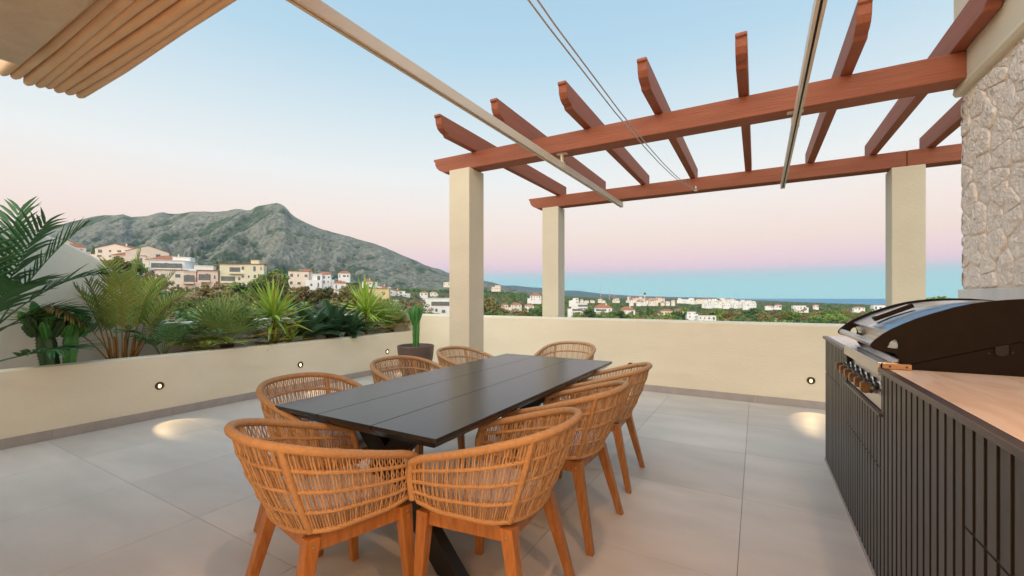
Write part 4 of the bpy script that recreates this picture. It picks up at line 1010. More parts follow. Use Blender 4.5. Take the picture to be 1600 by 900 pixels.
# cycads
def cycad(px_, X, nl, L, label, seed, lw=0.020, ll=0.13):
    rs = random.Random(seed); t = clump_root('cycad', px_, X, ZS, label, 'cycad'); b = origin(t)
    MB().rev([(0.08,0),(0.11,0.05),(0.10,0.12),(0.04,0.17)], 14, b).build('trunk', M_fibre, t)
    for i in range(nl):
        an = i*2.399+seed; f = (i+0.5)/nl; el = lerp(0.15, 1.3, f**0.9)
        pinnate('frond', t, b+Vector((0,0,0.12)), (math.cos(an)*math.cos(el), math.sin(an)*math.cos(el), math.sin(el)), L*rs.uniform(0.85,1.1), 0.75, 30, ll, lw, M_cycad, M_cycad, 0.12, rs, ldroop=0.1, vee=0.45, stem_r=0.006, fwd=0.7, seg=2)
cycad(484, -6.00, 20, 0.50, 'dark green cycad with broad glossy leaflets directly beyond the nearer yucca', 2, 0.026, 0.15)
cycad(520, -6.15, 26, 0.58, 'dark blue green cycad with fine stiff fronds before the farther yucca', 8)
cycad(548, -5.98, 16, 0.42, 'low dark green cycad against the planter edge at the foot of the farther yucca', 12, 0.022, 0.13)

# ================================================================== HILLSIDE VILLAS
M_wins = mat('villa_window', (0.10,0.11,0.115), (0.20,0.21,0.21), 0.3, scale=0.6)
M_frame = mat('villa_white_frame', (0.8,0.8,0.78), rough=0.6)
def wallmat(n_, c): return mat('render_'+n_, c, tuple(v*0.88 for v in c), 0.9, scale=0.35, contrast=(0.3,0.8))
WC = {'white': wallmat('white', (0.90,0.90,0.88)), 'cream': wallmat('cream', (0.88,0.82,0.70)), 'pink': wallmat('pink', (0.86,0.66,0.56)), 'peach': wallmat('peach', (0.92,0.78,0.66)),
      'yellow': wallmat('yellow', (0.89,0.82,0.60)), 'ochre': wallmat('ochre', (0.86,0.68,0.38)), 'beige': wallmat('beige', (0.84,0.77,0.65))}
M_rooft = mat('roof_tiles', (0.44,0.19,0.11), (0.32,0.13,0.08), 0.9, scale=0.8)
M_roofw = mat('roof_flat', (0.78,0.76,0.72), (0.66,0.64,0.6), 0.9, scale=0.3)
def villa(x0, x1, yt, yb, d, col, roof, label, storeys=2, nwin=3, yaw=0.0, depth=None, name='villa', group=None, pent=False, terrace=False, cat='house', chim=False, sink=4.0):
    W = (x1-x0)/F*d; Hh = (yb-yt)/F*d; c = P((x0+x1)/2, yb, d); depth = depth or max(6.0, W*0.7)
    az = math.atan2((x0+x1)/2-800, F)         # turn the front towards the terrace
    t = thing(name, c, label, cat, group, rz=A - az*0.6 + yaw)
    wm = WC[col]; rh = 0.0
    if roof in ('gable', 'hip'): rh = min(Hh*0.32, W*0.25)
    hw = Hh-rh; w2 = W/2
    rs = random.Random(int(x0*13+yt)); sh = hw/storeys
    setb = roof == 'flat' and storeys >= 2 and W > 5 and name == 'villa'
    if setb:
        fa, fb = rs.choice(((-1, 0.35), (-0.45, 1), (-0.8, 0.7), (-0.2, 1))); hl = sh*(storeys-1)
        m = MB().box(-w2, w2, 0, depth, -sink, hl).box(-w2, w2, -0.08, 0.08, hl, hl+0.75).box(fa*w2+0.05, fb*w2-0.05, 1.8, depth-0.3, hl+0.002, hw)
    else: m = MB().box(-w2, w2, 0, depth, -sink, hw)
    if W > 7 and rs.random() < 0.5 and name == 'villa':
        sgn = rs.choice((-1, 1)); a_, b_2 = sorted((sgn*w2*1.002, sgn*w2*1.45)); m.box(a_, b_2, 1.5, depth*0.8, -sink, hw*rs.uniform(0.4, 0.6))
    if roof == 'gable': m.add([(-w2,0,hw),(w2,0,hw),(0,0,Hh-0.15),(-w2,depth,hw),(w2,depth,hw),(0,depth,Hh-0.15)], [(0,1,2),(3,5,4)])
    m.build('wall', wm, t, local=True)
    if roof == 'gable':
        rf = MB()
        for sg in (-1, 1): rf.add([(sg*(w2+0.3),-0.3,hw-0.12),(0,-0.3,Hh),(0,depth+0.3,Hh),(sg*(w2+0.3),depth+0.3,hw-0.12),(sg*(w2+0.3),-0.3,hw+0.08),(0,-0.3,Hh+0.2),(0,depth+0.3,Hh+0.2),(sg*(w2+0.3),depth+0.3,hw+0.08)],
                                  [(0,1,2,3),(4,7,6,5),(0,4,5,1),(3,2,6,7),(0,3,7,4)])
        ro = rf.build('roof', M_rooft, t, local=True)
    elif roof == 'hip':
        rf = MB(); e = 0.5; k = min(w2*0.6, depth*0.4)
        rf.add([(-w2-e,-e,hw),(w2+e,-e,hw),(w2+e,depth+e,hw),(-w2-e,depth+e,hw),(-w2+k,depth/2,Hh),(w2-k,depth/2,Hh)], [(0,3,2,1),(0,1,5,4),(1,2,5),(2,3,4,5),(3,0,4)])
        ro = rf.build('roof', M_rooft, t, local=True)
    elif roof == 'edge':
        ro = MB().box(-w2-0.4, w2+0.4, -0.5, depth, hw, hw+0.35).build('roof', M_rooft, t, local=True)
    else:
        if setb: ro = MB().box(fa*w2-0.3, fb*w2+0.3, 1.4, depth, hw+0.002, hw+0.3).build('roof', M_roofw, t, local=True)
        else: ro = MB().box(-w2-0.1, w2+0.1, -0.12, depth, hw, hw+0.25).box(-w2-0.1, w2+0.1, -0.12, 0.1, hw+0.25, hw+0.5).build('roof', M_roofw, t, local=True)
    if chim: MB().box(w2*0.3, w2*0.3+0.7, depth*0.3, depth*0.3+0.7, hw*0.9, Hh+0.9).build('chimney', wm, ro, local=True)
    if pent: MB().box(-w2*0.2, w2*0.5, depth*0.3, depth*0.9, hw+0.25, hw+2.4).box(-w2*0.2-0.3, w2*0.5+0.3, depth*0.3-0.3, depth*0.9, hw+2.4, hw+2.6).build('penthouse', wm, t, local=True)
    for s_ in range(storeys):
        for k in range(nwin):
            if rs.random() < 0.14: continue
            yo = 1.8 if (setb and s_ == storeys-1) else 0.0
            cx = -w2 + W*(k+0.5)/nwin + rs.uniform(-0.1,0.1)*W/nwin; ww = W/nwin*rs.choice((0.22,0.28,0.42)); wh = sh*rs.uniform(0.30,0.44)
            zb = s_*sh + sh*0.28
            if rs.random() < 0.3: zb = s_*sh+0.12*sh; wh = sh*0.62
            if yo and not (fa*w2 < cx-ww/2 and cx+ww/2 < fb*w2): continue
            if rs.random() < 0.15: ww *= 1.7
            wf = MB().box(cx-ww/2-0.12, cx+ww/2+0.12, yo-0.06, yo, zb-0.12, zb+wh+0.1).build('window', M_frame, t, local=True)
            MB().box(cx-ww/2, cx+ww/2, yo-0.09, yo-0.061, zb, zb+wh).build('pane', M_wins, wf, local=True)
    if terrace:
        for s_ in range(1, storeys):
            a = -w2*0.9 if s_ % 2 else -w2*0.2; e_ = a + W*0.6
            MB().box(a, e_, -1.6, -0.001, s_*sh-0.25, s_*sh-0.02).box(a, e_, -1.6, -1.5, s_*sh-0.02, s_*sh+0.8).build('balcony', wm, t, local=True)
            MB().box(a+0.1, e_-0.1, -0.14, -0.095, s_*sh+0.02, s_*sh+sh*0.68).build('balcony_door', M_wins, t, local=True)
    return t
V = villa
V(88,112,373,395,330,'peach','gable','peach house with red tiled roof just over the crest of the arched wall',2,2,yaw=.5,chim=True)
V(106,130,380,398,320,'peach','hip','lower peach house with stepped roof beside the arched wall crest',1,2,yaw=.4)
V(153,206,381,404,300,'peach','gable','peach gabled house at the upper left of the hillside, left one of the gabled pair',2,4,yaw=-.25,chim=True)
V(180,222,393,412,285,'peach','hip','low peach house with dark red roof in front of the gabled pair',1,3)
V(205,257,384,414,290,'peach','gable','large peach gabled house, right one of the gabled pair on the hilltop',2,2,yaw=.25)
V(235,292,398,425,270,'cream','hip','cream house with long red tiled roof above the white modern house',2,4,chim=True)
V(240,306,407,436,250,'white','flat','white modern house with flat roofs in the middle of the left hillside',2,5,pent=True,terrace=True)
V(306,331,416,436,255,'white','flat','small white flat roofed house right of the white modern house',1,3)
V(248,284,422,454,232,'beige','edge','beige house with a large dark window under the white modern house',2,2)
V(272,292,432,452,236,'beige','flat','narrow beige annex with brown balconies between the beige and pink houses',2,1,terrace=True)
V(288,312,424,462,226,'pink','flat','salmon pink house with roof loggia, left half of the pink pair',2,2,terrace=True)
V(311,338,423,458,230,'pink','edge','salmon pink house with balconies, right half of the pink pair',2,3,terrace=True)
V(346,378,413,456,235,'yellow','edge','pale yellow apartment building with dark balcony openings, left wing',3,3,terrace=True)
V(378,410,413,450,238,'yellow','edge','pale yellow apartment building with small tower, right wing',3,4,pent=True)
V(452,481,424,448,330,'peach','edge','pinkish white house with terracotta roof right of the big round tree',2,3)
V(470,486,420,440,360,'peach','hip','small peach house with a red roof behind the palm',2,2)
V(482,502,428,450,320,'white','flat','plain white cube house beside the pinkish house',2,2)
V(497,516,424,444,345,'white','hip','white house with red hipped roof behind the white cube house',2,3)
V(529,546,423,435,420,'white','hip','small white house standing alone on the crest among pines',1,3)
V(522,540,438,452,300,'white','hip','white cottage with chimney below the crest house',1,2,chim=True)
for k, (a, b_, c_, d_) in enumerate(((566,582,436,452),(580,593,441,455),(591,604,446,458),(602,614,449,460),(613,624,452,462),(623,637,455,464))):
    V(a,b_,c_,d_,400+12*k,'white','hip' if k % 2 == 0 else 'flat','white terraced house in the row stepping down the slope, '+('highest one','second from the top','third from the top','third from the bottom','second from the bottom','lowest one')[k],2,2,group='white terraced houses stepping down the slope',chim=k % 2 == 0)
V(572,607,451,478,290,'ochre','edge','large ochre yellow building half hidden by the farther yucca',2,2)
V(590,628,470,492,240,'white','flat','low white building behind the far fan palm',1,4)
V(661,712,467,500,210,'white','flat','large white modern villa left of the near column with a long dark strip window',1,1,name='modern_villa')
V(693,703,441,446,900,'cream','flat','cream house on the wooded ridge left of the near column',1,3)
V(656,668,455,462,600,'white','hip','small white house in the trees, left of the two under the ridge',1,2)
V(672,682,455,461,620,'white','hip','small white house in the trees, right of the two under the ridge',1,2)
V(768,782,446,452,760,'peach','flat','peach building on the wooded ridge right of the near column',2,4)
V(828,846,458,470,560,'white','hip','white villa among dark pines left of the second column',2,4)
V(798,815,473,483,430,'cream','hip','cream villa with red roof between the two left columns',2,3)
V(783,794,474,481,440,'peach','hip','small peach villa left of the cream villa between the columns',1,2)
V(820,834,474,484,420,'white','hip','white villa with pale roof close to the second column',2,3)
V(772,795,487,494,330,'beige','hip','low house with a beige roof just above the parapet between the columns',1,3)
V(893,918,474,494,380,'white','flat','white three storey modern block right of the second column',3,4,terrace=True)
V(892,904,466,474,520,'white','flat','small white villa above the three storey block',2,2)
V(930,956,475,494,370,'white','hip','white villa with orange roofs and arched terraces left of centre valley',2,4,terrace=True,chim=True)
V(970,992,479,496,360,'white','hip','white and cream villa half behind a green tree right of the orange roofed villa',2,3,chim=True)
V(1033,1051,483,492,420,'yellow','hip','low yellow villa in the valley below the cream town row',1,4)
V(1055,1068,482,490,480,'peach','hip','small peach villa right of the low yellow villa',1,2)
V(1074,1090,488,502,300,'white','flat','white stepped villa close above the parapet',3,2)
V(1092,1118,494,500,290,'white','flat','long white roof just above the parapet right of the stepped villa',1,4)
V(1241,1258,478,483.5,520,'white','flat','white villa group alone in the woods below the sea',1,4)
V(1336,1350,479,484,560,'white','hip','white villa in the woods left of the grill hood',1,3)
V(1367,1384,477.5,483.5,560,'white','flat','white villa touching the right hand column in the woods',1,3)
rs = random.Random(77)
for k in range(15):       # cream town row
    a = 980+k*3.9+rs.uniform(-1,1); w = rs.uniform(3.5,7)
    V(a,a+w,461.5+rs.uniform(0,3.5)+k*0.15,470,rs.uniform(820,980),rs.choice(('cream','peach','beige')),'hip','cream town house with tiled roof in the dense row on the middle horizon',2,2,group='cream town houses on the middle horizon')
for k in range(9):
    a = 985+k*8+rs.uniform(-2,2)
    V(a,a+rs.uniform(4,8),467+rs.uniform(0,4),474.5,rs.uniform(700,800),rs.choice(('cream','white','peach')),'hip','pale villa on the slope below the dense cream row of houses',2,2,group='pale villas below the cream row')
for k in range(26):       # white town to the right
    a = 1062+k*4.6+rs.uniform(-2,2); w = rs.uniform(4,10); y_ = 465.5+rs.uniform(0,3)+ (k > 18)*3
    V(a,a+w,y_,y_+rs.uniform(3.2,5.5),rs.uniform(780,1000),'white' if rs.random() < .85 else 'cream',rs.choice(('flat','flat','hip')),'white flat roofed house in the white town left of the sea',2,3,group='white houses of the town left of the sea')
for k in range(12):
    a = 1098+k*6.4+rs.uniform(-2,2)
    V(a,a+rs.uniform(6,12),472+rs.uniform(0,3),477+rs.uniform(0,1.5),rs.uniform(600,680),'white','flat','white house on the near edge of the white town, above the pines',2,3,group='white houses on the near edge of the town')
for k in range(9):
    a = rs.choice((1165,1195,1235,1255,1290,1215,1272,1360,1380))+rs.uniform(-5,5)
    V(a,a+rs.uniform(5,9),475+rs.uniform(0,3),481,rs.uniform(700,900),'white','hip','tiny white villa scattered in the woods before the sea',1,2,group='tiny white villas before the sea')
for k in range(10):
    a = rs.uniform(905,985); V(a,a+rs.uniform(4,7),465+rs.uniform(0,4),471,rs.uniform(900,1300),'cream','hip','tiny cream house in the woods under the striped masts',1,2,group='tiny cream houses under the masts')
# dark strip windows of the modern villa
mv = [o for o in COL.objects if o.name == 'modern_villa'][0]
for ch in [c for c in mv.children if c.name.startswith('window')]:
    for g in list(ch.children): bpy.data.objects.remove(g)
    bpy.data.objects.remove(ch)
W = 51/F*210; pxm = 210/F
for (a, b_, c_, d_) in ((674,706,471,478),(661.8,666,471,475),(680,684,482,487),(690,696,484,489)):
    xa, xb = (a-686.5)*pxm, (b_-686.5)*pxm; za, zb = (500-d_)*pxm, (500-c_)*pxm
    wf = MB().box(xa, xb, -0.10, 0, za, zb).build('window', M_frame, mv, local=True); MB().box(xa+0.08, xb-0.08, -0.14, -0.101, za+0.08, zb-0.08).build('pane', M_wins, wf, local=True)

# masts and tower on the far ridge
M_mast = mat('mast_white', (0.75,0.75,0.75), rough=0.6); M_mastr = mat('mast_red', (0.55,0.10,0.06), rough=0.6)
for px_, yt, lab in ((938.5, 446, 'tall red and white striped radio mast, leftmost of the three'), (952, 449, 'red and white striped radio mast, middle one of the three'), (959.5, 450, 'red and white striped radio mast, rightmost of the three')):
    d = 1300; b = P(px_, 470, d); h = (470-yt)/F*d; t = thing('radio_mast', b, lab, 'radio mast', 'striped radio masts on the ridge')
    m1 = MB(); m2 = MB(); n = 9
    for k in range(n): (m1 if k % 2 else m2).taper(b+Vector((0,0,h*k/n)), b+Vector((0,0,h*(k+1)/n)), 0.65*(1-k/n*0.6), 0.65*(1-k/n*0.6), 0.65*(1-(k+1)/n*0.6), 0.65*(1-(k+1)/n*0.6))
    m1.build('white_section', M_mast, t); m2.build('red_section', M_mastr, t)
b = P(1007.5, 466, 900); t = thing('water_tower', b, 'slim tower with a dark flared top on the middle horizon', 'tower')
MB().rev([(1.0,0),(0.8,7)], 10, b).build('shaft', WC['white'], t); MB().rev([(0.9,7),(2.2,9),(2.2,11),(0.4,12)], 10, b).build('tank', M_bark, t)

# ================================================================== TREES
def leafc(n_, a, b_): return mat('foliage_'+n_, a, b_, 0.75, scale=1.2, rnd=0.30)
TM = {'green': leafc('green', (0.138,0.241,0.052), (0.253,0.344,0.080)), 'dark': leafc('dark', (0.057,0.132,0.046), (0.115,0.195,0.069)),
      'olive': leafc('olive', (0.206,0.206,0.073), (0.292,0.249,0.094)), 'rust': leafc('rust', (0.326,0.197,0.077), (0.240,0.180,0.077)), 'grey': leafc('grey', (0.223,0.232,0.129), (0.309,0.275,0.180))}
def crown_mesh(name, m, kind, seed, nl=900, size=0.42):
    r_ = np.random.default_rng(seed); cl = []
    if kind == 'round':
        for k in range(20):
            v = r_.normal(size=3); v /= np.linalg.norm(v); rad = r_.uniform(0.35, 0.9)
            cl.append((v[0]*2.9*rad, v[1]*2.9*rad, 4.6+v[2]*2.1*rad, r_.uniform(0.7,1.25)))
    elif kind == 'pine':
        for k in range(18):
            a = r_.uniform(0, 6.28); rad = r_.uniform(0.2,1)**0.6*3.2; cl.append((rad*math.cos(a), rad*math.sin(a), 5.6+r_.uniform(-0.6,0.9)-0.12*rad, r_.uniform(0.6,1.1)))
    elif kind == 'cypress':
        for k in range(16): z = 0.8+k*0.50; w = 0.75*math.sin(math.pi*(0.15+0.85*k/16))**0.7; cl.append((r_.uniform(-.15,.15), r_.uniform(-.15,.15), z, w+0.1))
    elif kind == 'sparse':
        for k in range(24):
            v = r_.normal(size=3); v /= np.linalg.norm(v); rad = r_.uniform(0.5, 1.0); cl.append((v[0]*2.6*rad, v[1]*2.6*rad, 4.4+v[2]*2.6*rad, r_.uniform(0.4,0.75)))
    elif kind == 'bush':
        for k in range(12):
            a = r_.uniform(0, 6.28); rad = r_.uniform(0,1.9); cl.append((rad*math.cos(a), rad*math.sin(a), 1.1+r_.uniform(-0.3,0.9), r_.uniform(0.6,1.0)))
    cl = np.array(cl); w = cl[:,3]**2; idx = r_.choice(len(cl), nl, p=w/w.sum())
    c = cl[idx]; v = r_.normal(size=(nl,3)); v /= np.linalg.norm(v, axis=1)[:,None]; p = c[:,:3] + v*(c[:,3:4])*(r_.uniform(0.45,1.0,(nl,1)))*np.array([1,1,0.8])
    n = v + r_.normal(size=(nl,3))*0.7; n /= np.linalg.norm(n, axis=1)[:,None]; a = np.cross(n, r_.normal(size=(nl,3))); a /= np.linalg.norm(a, axis=1)[:,None]; b_ = np.cross(n, a)
    s_ = size*r_.uniform(0.5,1.15,(nl,1)); V_ = np.stack([p-a*s_*.5, p+b_*s_*.42, p+a*s_*.5, p-b_*s_*.42], 1).reshape(-1,3)
    me = bpy.data.meshes.new(name); me.from_pydata(V_.tolist(), [], [(4*i,4*i+1,4*i+2,4*i+3) for i in range(nl)]); me.materials.append(m); me.update(); return me, cl
def trunk_mesh(cl, kind, seed):
    r_ = random.Random(seed); m = MB(); h = {'round':3.6,'pine':5.0,'cypress':7.0,'sparse':3.2,'bush':0.8}[kind]
    m.tube([(0,0,-1.5),(0.1,0,h*0.5),(0,0.1,h)], [0.26,0.2,0.10], 7)
    if kind != 'cypress':
        for c in r_.sample(list(map(tuple, cl)), min(len(cl), 9)):
            z0 = h*r_.uniform(0.35,0.95); m.tube([(0,0,z0), (c[0]*0.5, c[1]*0.5, z0+(c[2]-z0)*0.6), (c[0],c[1],c[2])], [0.10,0.06,0.02], 5)
    return m.mesh('trunk', M_bark, fix=False)
protos = []
for kind, colr, seed, nl, size in (('round','green',1,1500,0.50),('round','olive',2,1500,0.50),('round','dark',3,1500,0.48),('pine','dark',4,1400,0.42),('pine','green',5,1400,0.42),
                             ('sparse','rust',6,1000,0.36),('sparse','grey',7,900,0.34),('sparse','olive',8,1100,0.38),('cypress','dark',9,900,0.34),('bush','olive',10,800,0.40),('bush','green',11,800,0.40),('round','rust',12,1300,0.46)):
    me, cl = crown_mesh('crown', TM[colr], kind, seed, nl, size); protos.append((kind, colr, me, trunk_mesh(cl, kind, seed)))
words = {('round','green'):'full green broadleaf tree', ('round','olive'):'full olive brown broadleaf tree', ('round','dark'):'dense dark green tree', ('pine','dark'):'dark umbrella pine', ('pine','green'):'green umbrella pine',
         ('sparse','rust'):'sparse rusty brown tree with bare twigs', ('sparse','grey'):'sparse greyish tree with bare twigs', ('sparse','olive'):'sparse olive tree with thin branches', ('cypress','dark'):'slim dark cypress', ('bush','olive'):'low olive brown bush', ('bush','green'):'low green bush', ('round','rust'):'rusty autumn coloured broadleaf tree'}
def zone(px_, d):
    if px_ < 250: return 'below the gabled peach houses' if d < 260 else 'beside the gabled peach houses'
    if px_ < 345: return 'below the white and salmon pink houses' if d < 260 else 'behind the salmon pink houses'
    if px_ < 430: return 'below the pale yellow apartments'
    if px_ < 560: return 'on the slope below the pinkish white houses' if d < 330 else 'behind the white cube house'
    if px_ < 700: return 'round the white terraced row' if d > 200 else 'behind the far end of the planter'
    if px_ < 850: return 'seen between the two left columns'
    if px_ < 980: return 'round the three storey white block'
    if px_ < 1100: return 'below the cream town row'
    if px_ < 1240: return 'below the white town'
    return 'in the woods before the sea'
def place_tree(pi, px_, d, H, label=None, sink=0.0, group=True):
    kind, colr, cm, tm = protos[pi]; q = P(px_, 0, d); gz = float(ground_z(q.x, q.y)[0])
    nat = {'round':7.3,'pine':6.9,'cypress':8.9,'sparse':7.4,'bush':2.6}[kind]; sc_ = H/nat
    lab = label or (words[(kind, colr)]+' '+zone(px_, d))
    gw = words[(kind, colr)].replace('bush','bushes') if kind == 'bush' else words[(kind, colr)].replace('tree with','trees with').replace('broadleaf tree','broadleaf trees').replace('green tree','green trees').replace('pine','pines').replace('cypress','cypresses')
    t = thing({'cypress':'cypress_tree','pine':'pine_tree','bush':'bush'}.get(kind,'tree'), (q.x, q.y, gz-sink), lab, 'bush' if kind == 'bush' else 'tree', None if label else (gw+' '+zone(px_,d)), rz=random.uniform(0,6.28))
    t.scale = (sc_*random.uniform(0.95,1.2)*(1.2 if px_ > 740 and kind != 'cypress' else 1.0),)*2+(sc_,)
    inst('crown', cm, t); inst('trunk', tm, t); return t
# highest canopy line seen in the photograph in front of the houses, by column
env = [(150,402),(185,400),(200,405),(225,412),(245,430),(262,446),(285,448),(300,452),(318,450),(330,440),(345,436),(360,438),(385,434),(405,430),(420,428),(450,441),(480,443),(505,442),(520,447),(545,440),(560,440),(575,460),(600,470),(625,468),(640,462),(655,478),(700,492),(757,455),(780,460),(800,482),(820,484),(845,484),(890,488),(920,485),(940,488),(960,485),(1000,486),(1050,490),(1100,494),(1140,478),(1200,482),(1250,484),(1300,484),(1400,486)]
ex, ey = [a for a, _ in env], [b_ for _, b_ in env]
def canopy_limit(px_, d):
    l = np.interp(px_, ex, ey)
    if d > 330: l = min(l, 1e9)
    return l
random.seed(21)
# single trees that stand out
place_tree(0, 433, 250, 20.0, 'big round green tree between the yellow apartments and the pinkish house')
place_tree(8, 389, 222, 9.5, 'dark cypress in front of the yellow apartments', sink=0)
place_tree(8, 394, 224, 8.0, 'shorter dark cypress beside the one at the yellow apartments', sink=0)
place_tree(2, 227, 262, 7.5, 'bright dense shrub like tree right under the gabled pair')
place_tree(1, 198, 250, 9.0, 'broad olive tree at the end of the arched wall under the gabled pair')
place_tree(5, 565, 300, 11, 'rusty brown tree left of the ochre building')
place_tree(11, 572, 330, 9, 'small rust coloured tree above the ochre building')
place_tree(1, 643, 235, 9.5, 'rounded olive tree left of the large white modern villa')
place_tree(1, 770, 300, 15, 'tall olive brown tree just right of the near column')
place_tree(2, 612, 260, 6.5, 'dark round tree right of the ochre building')
place_tree(3, 531, 440, 7, 'dark pine beside the crest house, the left one')
place_tree(3, 556, 430, 9, 'tall pine beside the crest house, the right one')
t = place_tree(4, 1488, 70, 5.5, 'small green tree top seen between the right column and the stone wall')
t.location.z = CH + (HY-457)/F*70 - 5.6
for px_, d, H, lab in ((489.5, 350, 12.5, 'tall palm standing over the white cube house'), (348-9, 262, 9.5, 'slender palm left of the yellow apartments'), (604, 420, 10, 'palm over the terraced houses, left one'), (620, 430, 10, 'palm over the terraced houses, right one'), (585, 380, 8, 'palm before the terraced houses')):
    q = P(px_, 0, d); gz = float(ground_z(q.x, q.y)[0]); t = thing('palm_tree', (q.x, q.y, gz), lab, 'palm'); b = origin(t)
    ytop = {489.5:419, 339:409, 604:439, 620:438, 585:441}[px_]; zt = CH+(HY-ytop)/F*d - 1.2
    MB().tube([b-Vector((0,0,2)), Vector((b.x+0.2, b.y, (b.z+zt)/2)), Vector((b.x, b.y, zt))], [0.3,0.22,0.2], 7).build('trunk', M_bark, t)
    m = MB(); rs = random.Random(int(px_))
    for k in range(26):
        an = k*2.4; el = rs.uniform(-0.3,1.3); dd = Vector((math.cos(an)*math.cos(el), math.sin(an)*math.cos(el), math.sin(el))); q_ = Vector((b.x,b.y,zt)); sd_ = dd.cross(Vector((0,0,1))).normalized()
        for j in range(5):
            n2 = q_+dd*0.5; w0 = 0.42*(1-j/5.5); w1 = 0.42*(1-(j+1)/5.2); m.add([q_-sd_*w0, q_+sd_*w0, n2+sd_*w1, n2-sd_*w1], [(0,1,2,3)]); q_ = n2; dd = (dd+Vector((0,0,-0.28))).normalized()
    m.build('crown', TM['green'], t, fix=False)
def front_tree(px_, ytop, pi, d):
    q = P(px_, 0, d); gz = float(ground_z(q.x, q.y)[0]); H = CH+(HY-ytop)/F*d - gz
    if H > 2.0: place_tree(pi, px_, d, H)
for px_, yt, pi, d in ((186,398,1,235),(212,404,0,240),(236,420,5,205),(250,430,1,200),(262,441,5,196),(275,446,1,192),(291,449,5,188),(304,452,6,184),(317,447,5,190),(330,441,1,196),(341,437,5,200),
                       (352,441,7,202),(362,446,1,198),(373,440,0,205),(384,436,2,208),(401,432,1,212),(413,428,0,216),(424,424,1,222),(449,442,7,230),(463,446,5,232),(477,445,11,240),(492,447,1,236),(507,444,2,244),
                       (521,449,5,240),(533,446,1,246),(548,441,5,250),(560,446,1,246),(582,458,5,220),(598,462,1,214),(608,462,7,212),(630,464,1,205),(645,458,6,196),(655,468,5,188),(668,489,1,170),
                       (782,480,1,300),(764,462,1,290),(806,480,5,320),(822,479,1,330),(838,478,2,330),(846,474,0,340),(905,486,1,310),(921,478,2,330),(928,484,8,320),(946,486,0,300),(962,482,2,330),(968,478,8,340),(985,487,0,300),
                       (1000,480,8,360),(1012,474,8,420),(1019,476,8,420),(1030,485,5,330),(1045,488,0,300),(1060,484,2,340),(1072,480,0,350),(1096,486,1,330),(1125,481,0,330),(1150,484,5,320),(1170,478,2,350),(1188,485,1,300),(1214,483,5,300),(1236,482,0,320),
                       (1262,480,5,330),(1280,486,1,300),(1300,482,0,320),(1322,481,5,330),(1345,484,1,300),(1362,482,0,310)):
    front_tree(px_, yt, pi, d)
# woods: individuals nearest, the rest as one mass
near = []; tries = 0
while len(near) < 58 and tries < 40000:
    tries += 1
    px_ = random.uniform(760, 1392); d = random.uniform(230, 400); q = P(px_, 0, d); gz = float(ground_z(q.x, q.y)[0]); H = random.uniform(9, 15)
    pi = random.choices(range(12), (10,7,7,4,4,1,1,3,1.5,0,0,2))[0]
    ytop = HY-(gz+H-CH)/d*F
    if ytop < np.interp(px_, ex, ey)+1 or ytop > 499: continue
    if any((q.x-a)**2+(q.y-b_)**2 < 25 for a, b_ in near): continue
    near.append((q.x, q.y)); place_tree(pi, px_, d, H)
tries = 0
while len(near) < 190 and tries < 60000:
    tries += 1
    px_ = random.uniform(130, 1400); d = random.choice((random.uniform(75,180), random.uniform(150,420), random.uniform(280,620)))
    if px_ > 720 and d < 150 : continue
    q = P(px_, 0, d); gz = float(ground_z(q.x, q.y)[0]); H = random.uniform(6.5, 11)
    if px_ < 700: pi = random.choices(range(12), (10,9,8,1,2,4,6,8,0.8,2,3,1.5))[0]
    else: pi = random.choices(range(12), (9,6,8,5,5,1,2,3,1.2,1,1,1.5))[0]
    if protos[pi][0] == 'bush': H = random.uniform(2.5,4)
    ytop = HY-(gz+H-CH)/d*F; ybot = HY-(gz-CH)/d*F
    lim = canopy_limit(px_, d)
    if ytop < lim or ytop > 575 or ytop < 395: continue
    if px_ > 640 and ytop > 500: continue
    if any((q.x-a)**2+(q.y-b_)**2 < (0.30*H)**2*1.3 for a, b_ in near): continue
    near.append((q.x, q.y)); place_tree(pi, px_, d, H)
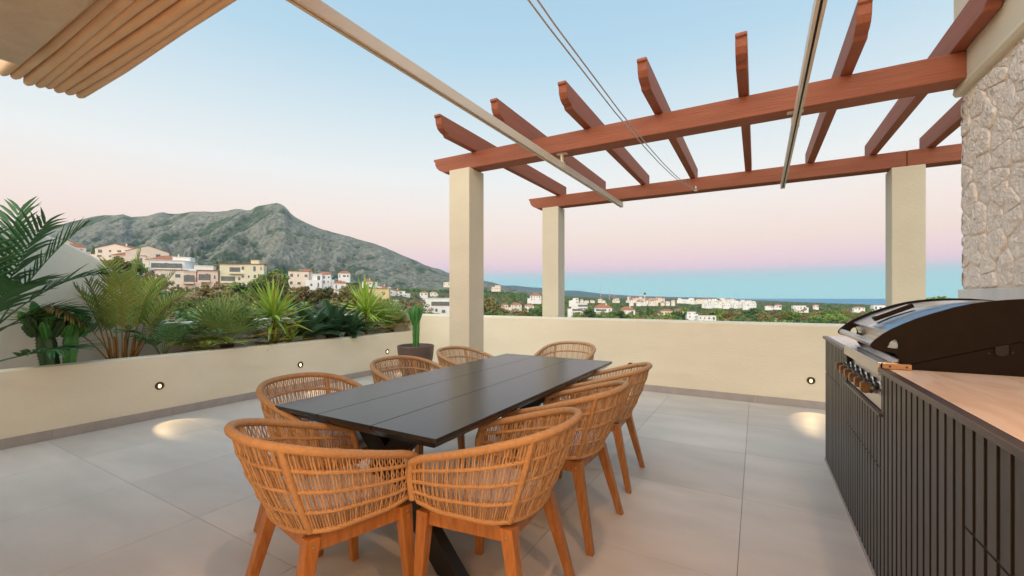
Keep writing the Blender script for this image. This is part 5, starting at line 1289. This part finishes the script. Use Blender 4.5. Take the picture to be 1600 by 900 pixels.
def woods(name, n, seed, pxr, dr, Hr, mats_, cardn, label, card=1.0, lim=True, shape=(1,1)):
    r_ = np.random.default_rng(seed); px_ = r_.uniform(pxr[0], pxr[1], n*4); d = np.exp(r_.uniform(math.log(dr[0]), math.log(dr[1]), n*4)); H = r_.uniform(Hr[0], Hr[1], n*4)
    xc = (px_-800)/F*d; x = xc*CA-d*SA; y = xc*SA+d*CA; gz = ground_z(x, y); yt = HY-(gz+H-CH)/d*F
    hs = [(o.location.x, o.location.y) for o in COL.objects if o.type == 'EMPTY' and o.get('category') == 'house']
    hs = np.array(hs); ok = np.ones(len(px_), bool)
    if lim: ok &= (yt > np.interp(px_, ex, ey)) | (d > 420)
    ok &= gz > SEA+1.5
    dm = np.min((x[:,None]-hs[None,:,0])**2 + (y[:,None]-hs[None,:,1])**2, axis=1); ok &= dm > 9**2
    # keep open the line of sight to houses standing behind
    hxc = hs[:,0]*CA+hs[:,1]*SA; hdc = -hs[:,0]*SA+hs[:,1]*CA; hpx = 800+F*hxc/hdc
    hz = np.array([o.location.z for o in COL.objects if o.type == 'EMPTY' and o.get('category') == 'house']); hy = HY-(hz-CH)/hdc*F
    for a, b_, e in zip(hpx, hy, hdc): ok &= ~((np.abs(px_-a) < 7+4000/e*1.2) & (yt < b_-(3.2 if e < 520 else 2.0)) & (d < e) & (np.abs(px_-a) < (7+2500/e)))
    sel = np.where(ok)[0][:n]; k = len(sel); x, y, gz, H = x[sel], y[sel], gz[sel], H[sel]
    N = k*cardn; ti = np.repeat(np.arange(k), cardn); v = r_.normal(size=(N,3)); v /= np.linalg.norm(v, axis=1)[:,None]
    lob = r_.normal(size=(k,5,3)); lob /= np.linalg.norm(lob, axis=2)[:,:,None]; li = r_.integers(0,5,N); L_ = lob[ti, li]
    p = np.stack([x[ti], y[ti], gz[ti]+H[ti]*0.58], 1) + (L_*0.45+v*0.55*r_.uniform(0.6,1,(N,1)))*np.stack([H[ti]*0.42*shape[0]]*2+[H[ti]*0.40*shape[1]], 1)
    nrm = v + r_.normal(size=(N,3))*0.5; nrm /= np.linalg.norm(nrm, axis=1)[:,None]; a = np.cross(nrm, r_.normal(size=(N,3))); a /= np.linalg.norm(a, axis=1)[:,None]; b_ = np.cross(nrm, a)
    s_ = (H[ti]*0.20*card*r_.uniform(0.6,1.2,N))[:,None]; V_ = np.stack([p-a*s_*.5, p+b_*s_*.45, p+a*s_*.5, p-b_*s_*.45], 1).reshape(-1,3)
    me = bpy.data.meshes.new(name); me.from_pydata(V_.tolist(), [], np.arange(4*N).reshape(-1,4).tolist())
    for m in mats_: me.materials.append(m)
    tm = r_.integers(0, len(mats_), k)[ti]; me.polygons.foreach_set('material_index', tm.astype(np.int32)); me.update()
    o = bpy.data.objects.new(name, me); COL.objects.link(o); tag(o, label, 'woods', None, 'stuff'); return o
far = lambda n_, a: mat('woods_'+n_, a, tuple(v*1.6 for v in a), 0.9, scale=0.05)
FM = [far('a',(0.076,0.152,0.046)), far('b',(0.120,0.206,0.056)), far('c',(0.228,0.217,0.082)), far('d',(0.152,0.206,0.071)), far('e',(0.054,0.114,0.046))]
woods('hillside_woods', 1500, 5, (-60, 730), (70, 700), (5, 9.5), FM, 70, 'mixed brown green woods filling the slope under the hillside houses', 0.8)
woods('valley_woods', 3600, 6, (720, 1560), (230, 1100), (6, 10.5), FM, 52, 'green woods filling the valley floor beyond the parapet', 0.85)
woods('far_woods', 5200, 7, (430, 1560), (1000, 6500), (8, 13), [FM[0],FM[1],FM[4],FM[0]], 16, 'distant dark green woods reaching to the far hills and the coast', 1.5, lim=False)

# ================================================================== AIR
M_haze = bpy.data.materials.new('haze_air'); M_haze.use_nodes = True; hn = M_haze.node_tree
hn.nodes.remove(hn.nodes['Principled BSDF']); pv = hn.nodes.new('ShaderNodeVolumePrincipled')
pv.inputs['Color'].default_value = (0.56, 0.75, 0.92, 1); pv.inputs['Density'].default_value = 1.6e-5; pv.inputs['Anisotropy'].default_value = 0.2
hn.links.new(pv.outputs[0], hn.nodes['Material Output'].inputs['Volume'])
hz = MB().box(-29800, 29800, -29800, 29800, -80, 1350).build('haze', M_haze, kind='stuff')
